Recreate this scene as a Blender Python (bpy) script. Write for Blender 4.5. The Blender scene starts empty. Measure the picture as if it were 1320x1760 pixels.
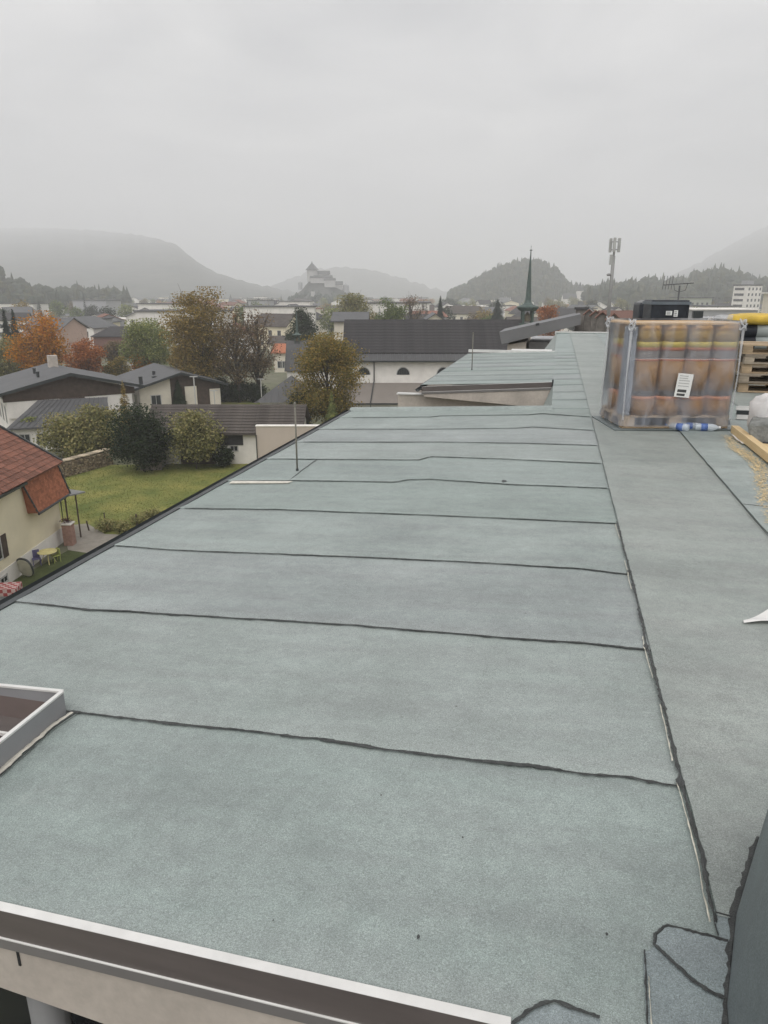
import bpy, math, random
from mathutils import Vector, Matrix, noise
R_ = math.radians
scene = bpy.context.scene
# ------------------------------------------------------------------ camera
F, CX, CY, H = 1220.0, 660.0, 880.0, 15.0          # photo pixels (1320x1760), camera height in metres
PITCH = math.atan(377.0 / 1220.0)
cam_d = bpy.data.cameras.new('camera'); cam = bpy.data.objects.new('camera', cam_d)
scene.collection.objects.link(cam)
cam.location = (0, 0, H); cam.rotation_euler = (math.pi/2 - PITCH, 0, 0)
cam_d.sensor_fit = 'VERTICAL'; cam_d.sensor_height = 36; cam_d.lens = 36*F/1760
cam_d.clip_start = 0.05; cam_d.clip_end = 40000
scene.camera = cam
# ------------------------------------------------------------------ world: overcast sky
SUN_EL, SUN_ROT = 58, 200
HAZE = .00062
w = bpy.data.worlds.new('World'); scene.world = w; w.use_nodes = True
nt = w.node_tree; N = nt.nodes; L = nt.links; N.clear()
sky = N.new('ShaderNodeTexSky'); sky.sky_type = 'NISHITA'; sky.sun_disc = False
sky.sun_elevation = R_(SUN_EL); sky.sun_rotation = R_(SUN_ROT); sky.air_density = 1.5; sky.dust_density = 6
hs = N.new('ShaderNodeHueSaturation'); hs.inputs['Saturation'].default_value = .12; hs.inputs['Value'].default_value = .1
L.new(sky.outputs[0], hs.inputs['Color'])
tc = N.new('ShaderNodeTexCoord'); mp = N.new('ShaderNodeMapping'); mp.inputs['Scale'].default_value = (1.2, 1.2, 4)
L.new(tc.outputs['Generated'], mp.inputs['Vector'])
nz = N.new('ShaderNodeTexNoise'); nz.inputs['Scale'].default_value = 2.2; nz.inputs['Detail'].default_value = 6; nz.inputs['Roughness'].default_value = .52; nz.inputs['Distortion'].default_value = .4
L.new(mp.outputs[0], nz.inputs['Vector'])
cr = N.new('ShaderNodeValToRGB')                     # cloud deck, a little uneven
cr.color_ramp.elements[0].position = .3; cr.color_ramp.elements[0].color = (.44, .447, .468, 1)
cr.color_ramp.elements[1].position = .7; cr.color_ramp.elements[1].color = (.72, .713, .712, 1)
L.new(nz.outputs['Fac'], cr.inputs['Fac'])
mx = N.new('ShaderNodeMixRGB'); mx.inputs['Fac'].default_value = .88
L.new(hs.outputs[0], mx.inputs[1]); L.new(cr.outputs[0], mx.inputs[2])
bg = N.new('ShaderNodeBackground'); bg.inputs['Strength'].default_value = 1.0
L.new(mx.outputs[0], bg.inputs['Color'])
wo = N.new('ShaderNodeOutputWorld'); L.new(bg.outputs[0], wo.inputs['Surface'])
# ------------------------------------------------------------------ sun behind the cloud
sd = bpy.data.lights.new('sun', 'SUN'); sd.energy = 1.5; sd.angle = R_(70); sd.color = (1, .98, .95)
sun = bpy.data.objects.new('sun', sd); scene.collection.objects.link(sun)
sun.rotation_euler = (R_(90 - SUN_EL), 0, R_(180 - SUN_ROT))
sun.location = (0, -50, 120)
vs = scene.view_settings; vs.view_transform = 'Standard'; vs.look = 'None'; vs.gamma = 1; vs.exposure = 0.46
scene.render.engine = 'CYCLES'
cy = scene.cycles
cy.use_denoising = True; cy.max_bounces = 7; cy.diffuse_bounces = 3; cy.glossy_bounces = 2; cy.transmission_bounces = 6
cy.transparent_max_bounces = 12; cy.volume_bounces = 5; cy.sample_clamp_indirect = 4
cy.use_adaptive_sampling = True; cy.adaptive_threshold = .02

# ------------------------------------------------------------------ geometry of the view
sP, cP = math.sin(PITCH), math.cos(PITCH)
def ray(px, py):
    x = (px - CX)/F; u = (CY - py)/F
    return Vector((x, u*sP + cP, u*cP - sP))
CAM = Vector((0, 0, H))
def G(px, py, z=0.0):                # point where the view ray meets height z
    r = ray(px, py); return CAM + r*((z - H)/r.z)
def At(px, py, b):                   # point on the view ray at depth b
    r = ray(px, py); return CAM + r*(b/r.y)
YAW = R_(13.3); sY, cY = math.sin(YAW), math.cos(YAW)
def to_l(v): return Vector((v.x*cY - v.y*sY, v.x*sY + v.y*cY, v.z))     # world -> roof building axes
def to_w(v): return Vector((v[0]*cY + v[1]*sY, -v[0]*sY + v[1]*cY, v[2]))
ZR, XS, KS = 13.5, 0.48, 0.0437      # ridge strip height, long seam, fall towards the gutter
def roof_z(x): return ZR - KS*max(0.0, XS - x)
def on_roof(px, py):                 # pixel -> roof building axes, on the roof surface
    r = to_l(ray(px, py))
    t = (ZR - H)/r.z; p = Vector((r.x*t, r.y*t, ZR))
    if p.x < XS:
        t = (ZR - H - KS*XS)/(r.z - KS*r.x); p = Vector((r.x*t, r.y*t, 0)); p.z = roof_z(p.x)
    return p

# ------------------------------------------------------------------ materials
MATS = {}
def principled(name):
    m = bpy.data.materials.new(name); m.use_nodes = True; MATS[name] = m
    return m, m.node_tree.nodes, m.node_tree.links, m.node_tree.nodes['Principled BSDF']
def mat(name, col, rough=.8, var=.18, scale=3.0, bump=0.0, bscale=None, metal=0.0, spec=.4, col2=None, stretch=None, fine=0.0, orand=0.0):
    if name in MATS: return MATS[name]
    m, n, l, b = principled(name)
    t = n.new('ShaderNodeTexCoord'); src = t.outputs['Object']
    if stretch:
        mpn = n.new('ShaderNodeMapping'); mpn.inputs['Scale'].default_value = stretch; l.new(src, mpn.inputs[0]); src = mpn.outputs[0]
    z = n.new('ShaderNodeTexNoise'); z.inputs['Scale'].default_value = scale; z.inputs['Detail'].default_value = 6; z.inputs['Roughness'].default_value = .6
    l.new(src, z.inputs['Vector'])
    r = n.new('ShaderNodeValToRGB'); e = r.color_ramp.elements
    c2 = col2 or tuple(min(1, c*(1 + var)) for c in col)
    c1 = col if col2 else tuple(c*(1 - var) for c in col)
    e[0].position = .33; e[0].color = (*c1, 1); e[1].position = .67; e[1].color = (*c2, 1)
    l.new(z.outputs['Fac'], r.inputs[0]); out = r.outputs[0]
    if fine:
        z2 = n.new('ShaderNodeTexNoise'); z2.inputs['Scale'].default_value = scale*14; z2.inputs['Detail'].default_value = 3
        l.new(src, z2.inputs['Vector'])
        mr = n.new('ShaderNodeMapRange'); mr.inputs[1].default_value = .3; mr.inputs[2].default_value = .7
        mr.inputs[3].default_value = 1 - fine; mr.inputs[4].default_value = 1 + fine
        l.new(z2.outputs['Fac'], mr.inputs[0])
        mm = n.new('ShaderNodeMixRGB'); mm.blend_type = 'MULTIPLY'; mm.inputs[0].default_value = 1
        l.new(out, mm.inputs[1]); l.new(mr.outputs[0], mm.inputs[2]); out = mm.outputs[0]
    if orand:                                          # every piece its own tone
        oi = n.new('ShaderNodeObjectInfo'); mo = n.new('ShaderNodeMapRange'); mo.inputs[3].default_value = 1 - orand; mo.inputs[4].default_value = 1 + orand
        l.new(oi.outputs['Random'], mo.inputs[0]); mq = n.new('ShaderNodeMixRGB'); mq.blend_type = 'MULTIPLY'; mq.inputs[0].default_value = 1
        l.new(out, mq.inputs[1]); l.new(mo.outputs[0], mq.inputs[2]); out = mq.outputs[0]
    l.new(out, b.inputs['Base Color'])
    b.inputs['Roughness'].default_value = rough; b.inputs['Metallic'].default_value = metal
    b.inputs['Specular IOR Level'].default_value = spec
    if bump:
        z3 = n.new('ShaderNodeTexNoise'); z3.inputs['Scale'].default_value = bscale or scale*8; z3.inputs['Detail'].default_value = 4
        l.new(src, z3.inputs['Vector'])
        bp = n.new('ShaderNodeBump'); bp.inputs['Strength'].default_value = bump; bp.inputs['Distance'].default_value = .02
        l.new(z3.outputs['Fac'], bp.inputs['Height']); l.new(bp.outputs[0], b.inputs['Normal'])
    return m
def leafmat(name, cols, trans=.25):
    if name in MATS: return MATS[name]
    m, n, l, b = principled(name)
    g = n.new('ShaderNodeNewGeometry'); t = n.new('ShaderNodeTexCoord')
    z = n.new('ShaderNodeTexNoise'); z.inputs['Scale'].default_value = .55; z.inputs['Detail'].default_value = 3
    l.new(t.outputs['Object'], z.inputs['Vector'])
    ad = n.new('ShaderNodeMath'); ad.operation = 'MULTIPLY_ADD'; ad.inputs[1].default_value = .55; 
    l.new(g.outputs['Random Per Island'], ad.inputs[0])
    mr = n.new('ShaderNodeMapRange'); mr.inputs[1].default_value = .3; mr.inputs[2].default_value = .7; mr.inputs[3].default_value = 0; mr.inputs[4].default_value = .45
    l.new(z.outputs['Fac'], mr.inputs[0]); l.new(mr.outputs[0], ad.inputs[2])
    r = n.new('ShaderNodeValToRGB'); e = r.color_ramp.elements
    while len(e) < len(cols): e.new(.5)
    for i, c in enumerate(cols): e[i].position = .12 + .76*i/(len(cols) - 1); e[i].color = (*c, 1)
    l.new(ad.outputs[0], r.inputs[0])
    l.new(r.outputs[0], b.inputs['Base Color']); b.inputs['Roughness'].default_value = .75; b.inputs['Specular IOR Level'].default_value = .2
    tr = n.new('ShaderNodeBsdfTranslucent'); l.new(r.outputs[0], tr.inputs[0])
    ms = n.new('ShaderNodeMixShader'); ms.inputs[0].default_value = trans
    l.new(b.outputs[0], ms.inputs[1]); l.new(tr.outputs[0], ms.inputs[2])
    l.new(ms.outputs[0], n['Material Output'].inputs['Surface'])
    return m
def membrane(name, dark, light, seed):
    m, n, l, b = principled(name)
    t = n.new('ShaderNodeTexCoord'); mpn = n.new('ShaderNodeMapping'); mpn.inputs['Location'].default_value = (seed*3.1, seed*1.7, 0)
    l.new(t.outputs['Object'], mpn.inputs[0]); v = mpn.outputs[0]
    def nz_(sc, det, ro=.6):
        z = n.new('ShaderNodeTexNoise'); z.inputs['Scale'].default_value = sc; z.inputs['Detail'].default_value = det; z.inputs['Roughness'].default_value = ro
        l.new(v, z.inputs['Vector']); return z.outputs['Fac']
    def rng(o, a, c, lo, hi):
        q = n.new('ShaderNodeMapRange'); q.inputs[1].default_value = a; q.inputs[2].default_value = c; q.inputs[3].default_value = lo; q.inputs[4].default_value = hi
        l.new(o, q.inputs[0]); return q.outputs[0]
    def mul(a, fac):
        q = n.new('ShaderNodeMixRGB'); q.blend_type = 'MULTIPLY'; q.inputs[0].default_value = 1; l.new(a, q.inputs[1]); l.new(fac, q.inputs[2]); return q.outputs[0]
    r = n.new('ShaderNodeValToRGB'); e = r.color_ramp.elements
    e[0].position = .3; e[0].color = (*dark, 1); e[1].position = .7; e[1].color = (*light, 1)
    l.new(nz_(1.3, 7, .65), r.inputs[0])
    c = mul(r.outputs[0], rng(nz_(190, 2), .3, .7, .80, 1.20))           # slate granules
    c = mul(c, rng(nz_(420, 1), .3, .7, .68, 1.32)); c = mul(c, rng(nz_(48, 3), .32, .68, .95, 1.05))
    c = mul(c, rng(nz_(14, 5), .35, .7, .93, 1.07))
    ms_ = n.new('ShaderNodeMapping'); ms_.inputs['Scale'].default_value = (.35, 2.2, 1); l.new(v, ms_.inputs[0])     # run-off and rolling streaks
    zs_ = n.new('ShaderNodeTexNoise'); zs_.inputs['Scale'].default_value = 3.2; zs_.inputs['Detail'].default_value = 6; zs_.inputs['Roughness'].default_value = .65; l.new(ms_.outputs[0], zs_.inputs['Vector'])
    tnt = n.new('ShaderNodeValToRGB'); te = tnt.color_ramp.elements; te[0].position = .36; te[0].color = (1.08,1.065,1.07,1); te[1].position = .64; te[1].color = (1.23,1.25,1.24,1)
    l.new(zs_.outputs['Fac'], tnt.inputs[0]); c = mul(c, tnt.outputs[0])
    # pale scuffs
    sc = n.new('ShaderNodeMixRGB'); l.new(rng(nz_(5.5, 8, .72), .61, .74, 0, .38), sc.inputs[0]); l.new(c, sc.inputs[1])
    sc.inputs[2].default_value = (.38, .40, .385, 1); c = sc.outputs[0]
    vo = n.new('ShaderNodeTexVoronoi'); vo.inputs['Scale'].default_value = 3.6; l.new(v, vo.inputs['Vector'])   # stray dark chips
    dk = n.new('ShaderNodeMixRGB'); l.new(rng(vo.outputs['Distance'], .012, .02, .75, 0), dk.inputs[0]); l.new(c, dk.inputs[1]); dk.inputs[2].default_value = (.05, .05, .05, 1)
    vo2 = n.new('ShaderNodeTexVoronoi'); vo2.inputs['Scale'].default_value = 9.7; l.new(v, vo2.inputs['Vector'])  # pale chips
    wt = n.new('ShaderNodeMixRGB'); l.new(rng(vo2.outputs['Distance'], .012, .022, .55, 0), wt.inputs[0]); l.new(dk.outputs[0], wt.inputs[1]); wt.inputs[2].default_value = (.62, .62, .6, 1)
    l.new(wt.outputs[0], b.inputs['Base Color']); b.inputs['Roughness'].default_value = .52; b.inputs['Specular IOR Level'].default_value = .62
    bp = n.new('ShaderNodeBump'); bp.inputs['Strength'].default_value = .35; bp.inputs['Distance'].default_value = .003
    l.new(nz_(300, 2), bp.inputs['Height'])
    bp2 = n.new('ShaderNodeBump'); bp2.inputs['Strength'].default_value = .25; bp2.inputs['Distance'].default_value = .012
    l.new(nz_(3.5, 3), bp2.inputs['Height']); l.new(bp.outputs[0], bp2.inputs['Normal']); l.new(bp2.outputs[0], b.inputs['Normal'])
    return m

# ------------------------------------------------------------------ mesh helpers
COL = scene.collection
class MB:
    def __init__(s): s.v = []; s.f = []
    def add(s, vs_, fs):
        o = len(s.v); s.v += [tuple(p) for p in vs_]; s.f += [tuple(i + o for i in q) for q in fs]; return s
    def box(s, x0, x1, y0, y1, z0, z1, rot=0, piv=None, M=None):
        vs_ = [Vector((x, y, z)) for z in (z0, z1) for y in (y0, y1) for x in (x0, x1)]
        if rot:
            c, d = math.cos(rot), math.sin(rot); px, py = piv if piv else ((x0 + x1)/2, (y0 + y1)/2)
            vs_ = [Vector((px + (p.x - px)*c - (p.y - py)*d, py + (p.x - px)*d + (p.y - py)*c, p.z)) for p in vs_]
        if M: vs_ = [M @ p for p in vs_]
        return s.add(vs_, [(0,2,3,1), (4,5,7,6), (0,1,5,4), (1,3,7,5), (3,2,6,7), (2,0,4,6)])
    def poly(s, pts, th=None, d=(0,0,-1)):
        if th is None: return s.add(pts, [tuple(range(len(pts)))])
        d = Vector(d)*th; n = len(pts); q = [Vector(p) + d for p in pts]
        fs = [tuple(range(n)), tuple(range(2*n - 1, n - 1, -1))] + [((i + 1) % n, i, n + i, n + (i + 1) % n) for i in range(n)]
        return s.add(list(map(Vector, pts)) + q, fs)
    def tube(s, pts, r, n=8, r1=None, cap=True):
        pts = [Vector(p) for p in pts]; vs_ = []; k = len(pts)
        for i, p in enumerate(pts):
            t = (pts[min(i + 1, k - 1)] - pts[max(i - 1, 0)]).normalized()
            a = t.orthogonal().normalized() if abs(t.z) > .999 else t.cross(Vector((0,0,1))).normalized(); b = t.cross(a)
            rr = r if r1 is None else r + (r1 - r)*i/(k - 1)
            if isinstance(r, (list, tuple)): rr = r[i]
            vs_ += [p + (a*math.cos(2*math.pi*j/n) + b*math.sin(2*math.pi*j/n))*rr for j in range(n)]
        fs = [(i*n + j, i*n + (j + 1) % n, (i + 1)*n + (j + 1) % n, (i + 1)*n + j) for i in range(k - 1) for j in range(n)]
        if cap: fs += [tuple(range(n - 1, -1, -1)), tuple(range((k - 1)*n, k*n))]
        return s.add(vs_, fs)
    def lathe(s, prof, c=(0,0,0), n=16, rot=0):
        vs_ = [(c[0] + r*math.cos(2*math.pi*j/n + rot), c[1] + r*math.sin(2*math.pi*j/n + rot), c[2] + z) for r, z in prof for j in range(n)]
        k = len(prof)
        fs = [(i*n + j, i*n + (j + 1) % n, (i + 1)*n + (j + 1) % n, (i + 1)*n + j) for i in range(k - 1) for j in range(n)]
        if prof[0][0] > 1e-4: fs.append(tuple(range(n - 1, -1, -1)))
        if prof[-1][0] > 1e-4: fs.append(tuple(range((k - 1)*n, k*n)))
        return s.add(vs_, fs)
    def grid(s, fn, nu, nv):
        vs_ = [fn(i/nu, j/nv) for j in range(nv + 1) for i in range(nu + 1)]
        return s.add(vs_, [(j*(nu+1)+i, j*(nu+1)+i+1, (j+1)*(nu+1)+i+1, (j+1)*(nu+1)+i) for j in range(nv) for i in range(nu)])
    def mesh(s, name, m=None, smooth=False):
        me = bpy.data.meshes.new(name); me.from_pydata(s.v, [], s.f); me.update()
        if m: me.materials.append(m)
        if smooth:
            me.polygons.foreach_set('use_smooth', [True]*len(me.polygons))
        return me
    def build(s, name, m, parent=None, smooth=False, bevel=0):
        o = bpy.data.objects.new(name, s.mesh(name, m, smooth)); COL.objects.link(o); o.parent = parent
        if bevel:
            bv = o.modifiers.new('bevel', 'BEVEL'); bv.width = bevel; bv.segments = 2; bv.limit_method = 'ANGLE'
        return o
def inst(name, me, parent=None, loc=(0,0,0), rot=(0,0,0), sc=None):
    o = bpy.data.objects.new(name, me); COL.objects.link(o); o.parent = parent; o.location = loc; o.rotation_euler = rot
    if sc: o.scale = sc
    return o
def tag(o, label, cat, group=None, kind=None):
    if label: o['label'] = label
    if cat: o['category'] = cat
    if group: o['group'] = group
    if kind: o['kind'] = kind
    return o
def thing(name, label, cat, loc=(0,0,0), rz=0.0, group=None):
    o = bpy.data.objects.new(name, None); COL.objects.link(o); o.location = loc; o.rotation_euler = (0, 0, rz); o.empty_display_size = .2
    return tag(o, label, cat, group)
def rthing(name, label, cat, l, rz=0.0, group=None):      # placed in roof building axes
    return thing(name, label, cat, to_w(l), rz - YAW, group)
def structure(o): o['kind'] = 'structure'; return o
# ================================================================== the building under the camera
RND = random.Random(7)
M_mem = [membrane('membrane_%d' % i, d, l_, i) for i, (d, l_) in enumerate([
    ((.190,.222,.212), (.262,.300,.287)), ((.178,.205,.198), (.270,.303,.290)), ((.205,.232,.220), (.268,.298,.288)), ((.184,.216,.203), (.250,.290,.275)), ((.198,.220,.216), (.275,.300,.295))])]
M_strip = membrane('membrane_walkway', (.188,.210,.198), (.270,.290,.274), 9)
M_patch = membrane('membrane_patch', (.165,.195,.20), (.235,.27,.275), 5)
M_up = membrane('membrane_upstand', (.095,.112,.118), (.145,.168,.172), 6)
M_bit = mat('bitumen', (.055,.058,.057), .42, .35, 40, .5, spec=.4, fine=.3)
M_foil = mat('torn_foil', (.62,.59,.50), .6, .2, 40)
M_alu = mat('light_sheet_metal', (.66,.65,.63), .38, .10, 7, metal=.0, spec=.6)
M_brown = mat('taupe_sheet_metal', (.125,.108,.102), .45, .12, 2.5, spec=.6, stretch=(1, 6, 6))
M_gut = mat('dark_gutter_metal', (.035,.04,.042), .4, .2, 4, spec=.5)
M_conc = mat('fair_faced_concrete', (.48,.43,.38), .85, .14, 2.2, .06, 70, fine=.06)
M_plas = mat('beige_render', (.46,.43,.39), .9, .1, 1.2, .2, 90)
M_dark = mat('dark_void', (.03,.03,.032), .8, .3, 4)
B = thing('flat_roofed_building', 'large flat-roofed building in the foreground covered with grey-green bitumen sheets', 'building', (0,0,0), -YAW)
EAVE, RX0 = -2.86, 0.0
def wob(s, x, a=.006, f=9.0): return a*noise.noise(Vector((x*f, s*7.3, 0))) + a*.5*noise.noise(Vector((x*f*3.3, s*3.1, 5)))
def polyline_y(pts):                       # pixels -> interpolating function y(x) on the roof
    q = sorted(((p.x, p.y) for p in (on_roof(*a) for a in pts)))
    def f(x):
        if x <= q[0][0]:
            return q[0][1]
        for (a, ya), (b, yb) in zip(q, q[1:]):
            if x <= b: return ya + (yb - ya)*(x - a)/(b - a)
        return q[-1][1]
    return f
EDGE_Y = 1.16
seams_px = [
 [(115,1222),(200,1232),(300,1243),(500,1264),(740,1297),(900,1315),(1000,1330),(1080,1336),(1170,1353)],
 [(25,1034),(150,1047),(400,1062),(600,1074),(850,1095),(1000,1105),(1112,1117)],
 [(200,938),(290,945),(330,947),(600,957),(800,966),(1000,978),(1082,988)],
 [(318,874),(480,876),(640,882),(840,890),(1058,900)],
 [(400,827),(500,826),(680,829),(700,825),(740,824),(880,833),(1050,840)],
 [(465,789),(600,790),(720,791),(740,785),(860,789),(1036,797)],
 [(522,760),(750,760),(900,762),(1028,766)],
 [(575,738),(740,738),(890,736),(915,734),(1020,740)],
 [(606,718),(740,717),(760,715),(910,713),(930,711),(1016,717)]]
seam_f = [polyline_y(p) for p in seams_px]
FAR_Y = 9.95
# opening with metal kerb near the left edge of the picture
c0 = on_roof(113, 1226); NX1, NY1 = c0.x, c0.y
NX0, NY0 = -2.62, 1.50
def sheet(fy0, fy1, x0, x1, m, s, zoff=0.0, nx=60, ny=6, name='membrane_sheet'):
    """one roll of roofing laid across the fall; its near edge laps over the sheet before it"""
    lap = .085
    def fn(u, v):
        x = x0 + (x1 - x0)*u
        a = fy0(x) + wob(s, x); b = fy1(x) + lap
        y = a + (b - a)*(0, .006/ .9, .12, .35, .7, 1.0, 1.0)[int(round(v*6))]
        k = (0, 1, .35, 0, 0, -.5, -.5)[int(round(v*6))]
        z = roof_z(x) + zoff + .0075*k + .0025*noise.noise(Vector((x*1.3, y*1.7, s)))
        return (x, y, z)
    return MB().grid(fn, nx, 6).build(name, m, B, True)
def const(y): return lambda x: y
# sheets of the lower roof: nearest one is cut round the metal kerb
fs = [lambda x: EDGE_Y + .016 - .04*min(0, x)] + seam_f + [const(FAR_Y)]
for i in range(len(fs) - 1):
    m = M_mem[(i*2) % 5]
    if i == 0:
        sheet(fs[0], fs[1], NX1, XS + .03, m, i)
        sheet(fs[0], const(NY0 - .085), NX0, NX1, m, i + .3, nx=20)
        sheet(fs[0], fs[1], EAVE, NX0, m, i + .6, nx=8)
    elif i == 1:
        sheet(lambda x: max(fs[1](x), NY1 + .004) if x < NX1 else fs[1](x), fs[2], EAVE, XS + .03, m, i)
    else: sheet(fs[i], fs[i + 1], EAVE, XS + .03, m, i)
# strip beyond, beside the recess and the second roof section
y = FAR_Y; k = 0
while y < 20.2:
    y2 = min(y + RND.uniform(.85, .95), 20.2)
    sheet(const(y), const(y2), RX0, XS + .03, M_mem[k % 5], 20 + k, nx=10)
    if y2 > 13.0: sheet(const(max(y, 13.02)), const(y2), -2.36, RX0 + .0005, M_mem[(k + 2) % 5], 20 + k, .002, nx=30)
    y = y2; k += 1
def bead(pts, wmin, wmax, s, name='bitumen_seam', m=None, zo=.008, foil=0, step=.012, gap=0.0):
    """a ribbon of squeezed-out bitumen that varies in width along a line of roof points"""
    m = m or M_bit; P = []
    for a, b in zip(pts, pts[1:]):
        a, b = Vector(a[:2]), Vector(b[:2]); n = max(2, int((b - a).length/step))
        P += [a + (b - a)*(i/n) for i in range(n)]
    P.append(Vector(pts[-1][:2])); vs_, q = [], []
    for i, p in enumerate(P):
        t = (P[min(i+1, len(P)-1)] - P[max(i-1, 0)]).normalized(); nrm = Vector((-t.y, t.x)); d = i*step
        n1 = .3 + .4*noise.noise(Vector((d*120, s, 5))) + .8*noise.noise(Vector((d*5, s, 1))) + .75*noise.noise(Vector((d*37, s, 2)))
        n2 = .3 + .4*noise.noise(Vector((d*110, s, 6))) + .8*noise.noise(Vector((d*6, s, 8))) + .75*noise.noise(Vector((d*33, s, 9)))
        w1 = wmin + (wmax - wmin)*max(0, min(1, n1)); w2 = wmin + (wmax - wmin)*max(0, min(1, n2))
        w1 *= RND.uniform(.75, 1.2); w2 *= RND.uniform(.75, 1.2)
        c = p + nrm*wob(s, d, .004, 5) + nrm*foil
        a_, b_ = c + nrm*w1*.5, c - nrm*w2*.5
        vs_ += [(a_.x, a_.y, roof_z(a_.x) + zo - .003), (c.x, c.y, roof_z(c.x) + zo - .0005), (b_.x, b_.y, roof_z(b_.x) + zo - .003)]
    fs_ = []
    for i in range(len(P) - 1):
        if gap and noise.noise(Vector((i*step*2.2, s, 4))) < gap: continue
        fs_ += [(3*i, 3*i+1, 3*i+4, 3*i+3), (3*i+1, 3*i+2, 3*i+5, 3*i+4)]
    return MB().add(vs_, fs_).build(name, m, B)
for i, f in enumerate(seam_f):
    x0 = max(EAVE + .02, min(on_roof(*seams_px[i][0]).x, on_roof(*seams_px[i][-1]).x)); x1 = XS - .005
    pts = [(x, f(x) + wob(i + 1, x) - .006) for x in [x0 + (x1 - x0)*k/90 for k in range(91)]]
    wide = [(.007,.024), (.006,.019), (.006,.018), (.006,.017), (.006,.016), (.006,.015), (.006,.013), (.006,.013), (.006,.014)][i]
    bead(pts, wide[0], wide[1], i + .5, step=.012)
y = FAR_Y; 
for k in range(1, 11): bead([(RX0 + .02, FAR_Y + .91*k - .02), (XS, FAR_Y + .91*k)], .002, .006, 40 + k, step=.05)
for k in range(4, 11): bead([(-2.34, FAR_Y + .91*k - .01), (0, FAR_Y + .91*k + .02)], .002, .006, 60 + k, step=.05)
# small repair joint running up to the lightning rod
bead([on_roof(498,826)[:], on_roof(520,808)[:], on_roof(545,790)[:]], .006, .016, 77)
# walkway strip along the top of the roof: metre-wide sheets laid lengthwise
def strip(x0, x1, y0, y1, m, s, lift):
    def fn(u, v):
        x = x0 + .012 + (x1 - x0 + .03)*u; yy = y0 + (y1 - y0)*v
        ex = wob(s, yy, .007, 5) if u < .01 else 0
        return (x + ex, yy, ZR + lift*(1 - u) + .007 + .004*noise.noise(Vector((x*1.1, yy*1.3, s))) - (.004 if u > .99 else 0))
    return MB().grid(fn, 8, int((y1 - y0)/.2)).build('membrane_sheet', m, B, True)
S2 = on_roof(1240,830).x
strip(XS, S2, 1.55, 29, M_strip, 31, .007)
strip(S2, 2.49, -3, 29, M_mem[1], 32, .007)
strip(2.49, 3.49, -3, 29, M_strip, 33, .007); strip(3.49, 4.49, -3, 29, M_mem[2], 34, .007); strip(4.49, 6.5, -3, 29, M_strip, 35, .007)
LS = [(1228,1595),(1217,1540),(1205,1480),(1188,1415),(1170,1353),(1150,1260),(1130,1180),(1112,1117),(1100,1060),(1082,988),(1068,930),(1060,900)]
LSp = [on_roof(*p)[:2] for p in LS]
bead(LSp, .004, .022, 3.3, zo=.0195); bead(LSp, .002, .007, 4.4, 'torn_foil_edge', M_foil, .0185, foil=.013, gap=-.12)
bead([LSp[-1], on_roof(1036,797)[:2], on_roof(1016,715)[:2]], .001, .004, 3.9, zo=.0185)
def blob(px, py, r, s, m=None):
    c = on_roof(px, py); k = 26
    pts = [(c.x + r*(1 + .45*noise.noise(Vector((math.cos(a)*1.6, math.sin(a)*1.6, s))))*math.cos(a), c.y + r*1.5*(1 + .5*noise.noise(Vector((math.cos(a)*1.7, math.sin(a)*1.7, s + 3))))*math.sin(a)) for a in [2*math.pi*i/k for i in range(k)]]
    return MB().poly([(x, y_, roof_z(x) + (.0125 if x < XS - .02 else .0185)) for x, y_ in pts]).build('bitumen_blob', m or M_bit, B)
for p in [(1081,987,.013,1), (1110,1117,.012,2), (1168,1352,.014,3)]: blob(*p)
for p in [(866,829,.022,5), (719,1617,.0045,6), (655,1372,.0025,7), (795,1445,.003,8), (1042,1612,.0032,9), (470,1588,.002,4)]: blob(*p)
sx = on_roof(1230,810).x
bead([on_roof(1170,745)[:2], on_roof(1240,830)[:2], on_roof(1320,926)[:2], (S2, 1.6)], .003, .008, 5.5, zo=.0185)
bead([on_roof(1277,870)[:2], on_roof(1320,874)[:2]], .004, .010, 5.9, zo=.0185)
# patched corner by the upstand
def patch(px, s, zo):
    pts = [on_roof(*p) for p in px]; out = []
    for a, b in zip(pts, pts[1:] + pts[:1]):
        for i in range(8):
            p = a.lerp(b, i/8); out.append((p.x + wob(s, p.x + p.y, .004, 20), p.y, roof_z(p.x) + zo))
    return MB().poly(out, .008).build('membrane_patch', M_patch, B)
MB().grid(lambda u, v: (RX0 - .0 + (1.52 - RX0)*u, -3 + (EDGE_Y + .06 + 3)*v, roof_z(RX0 + (1.52 - RX0)*u) - .006), 20, 20).build('membrane_sheet', M_mem[2], B)
MB().grid(lambda u, v: (XS + (1.02)*u, 1.2 + .40*v, ZR - .004), 4, 4).build('membrane_sheet', M_patch, B)
patch([(1130,1607),(1146,1599),(1255,1625),(1250,1722),(1215,1707),(1150,1654),(1124,1630)], 1, .013)
patch([(1106,1642),(1124,1632),(1150,1656),(1215,1710),(1248,1726),(1240,1790),(1112,1790)], 2, .009)
patch([(880,1768),(930,1733),(952,1730),(1030,1757),(1040,1790),(880,1790)], 3, .009)
patch([(1229,1577),(1268,1585),(1262,1626),(1233,1616)], 4, .012)
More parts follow.
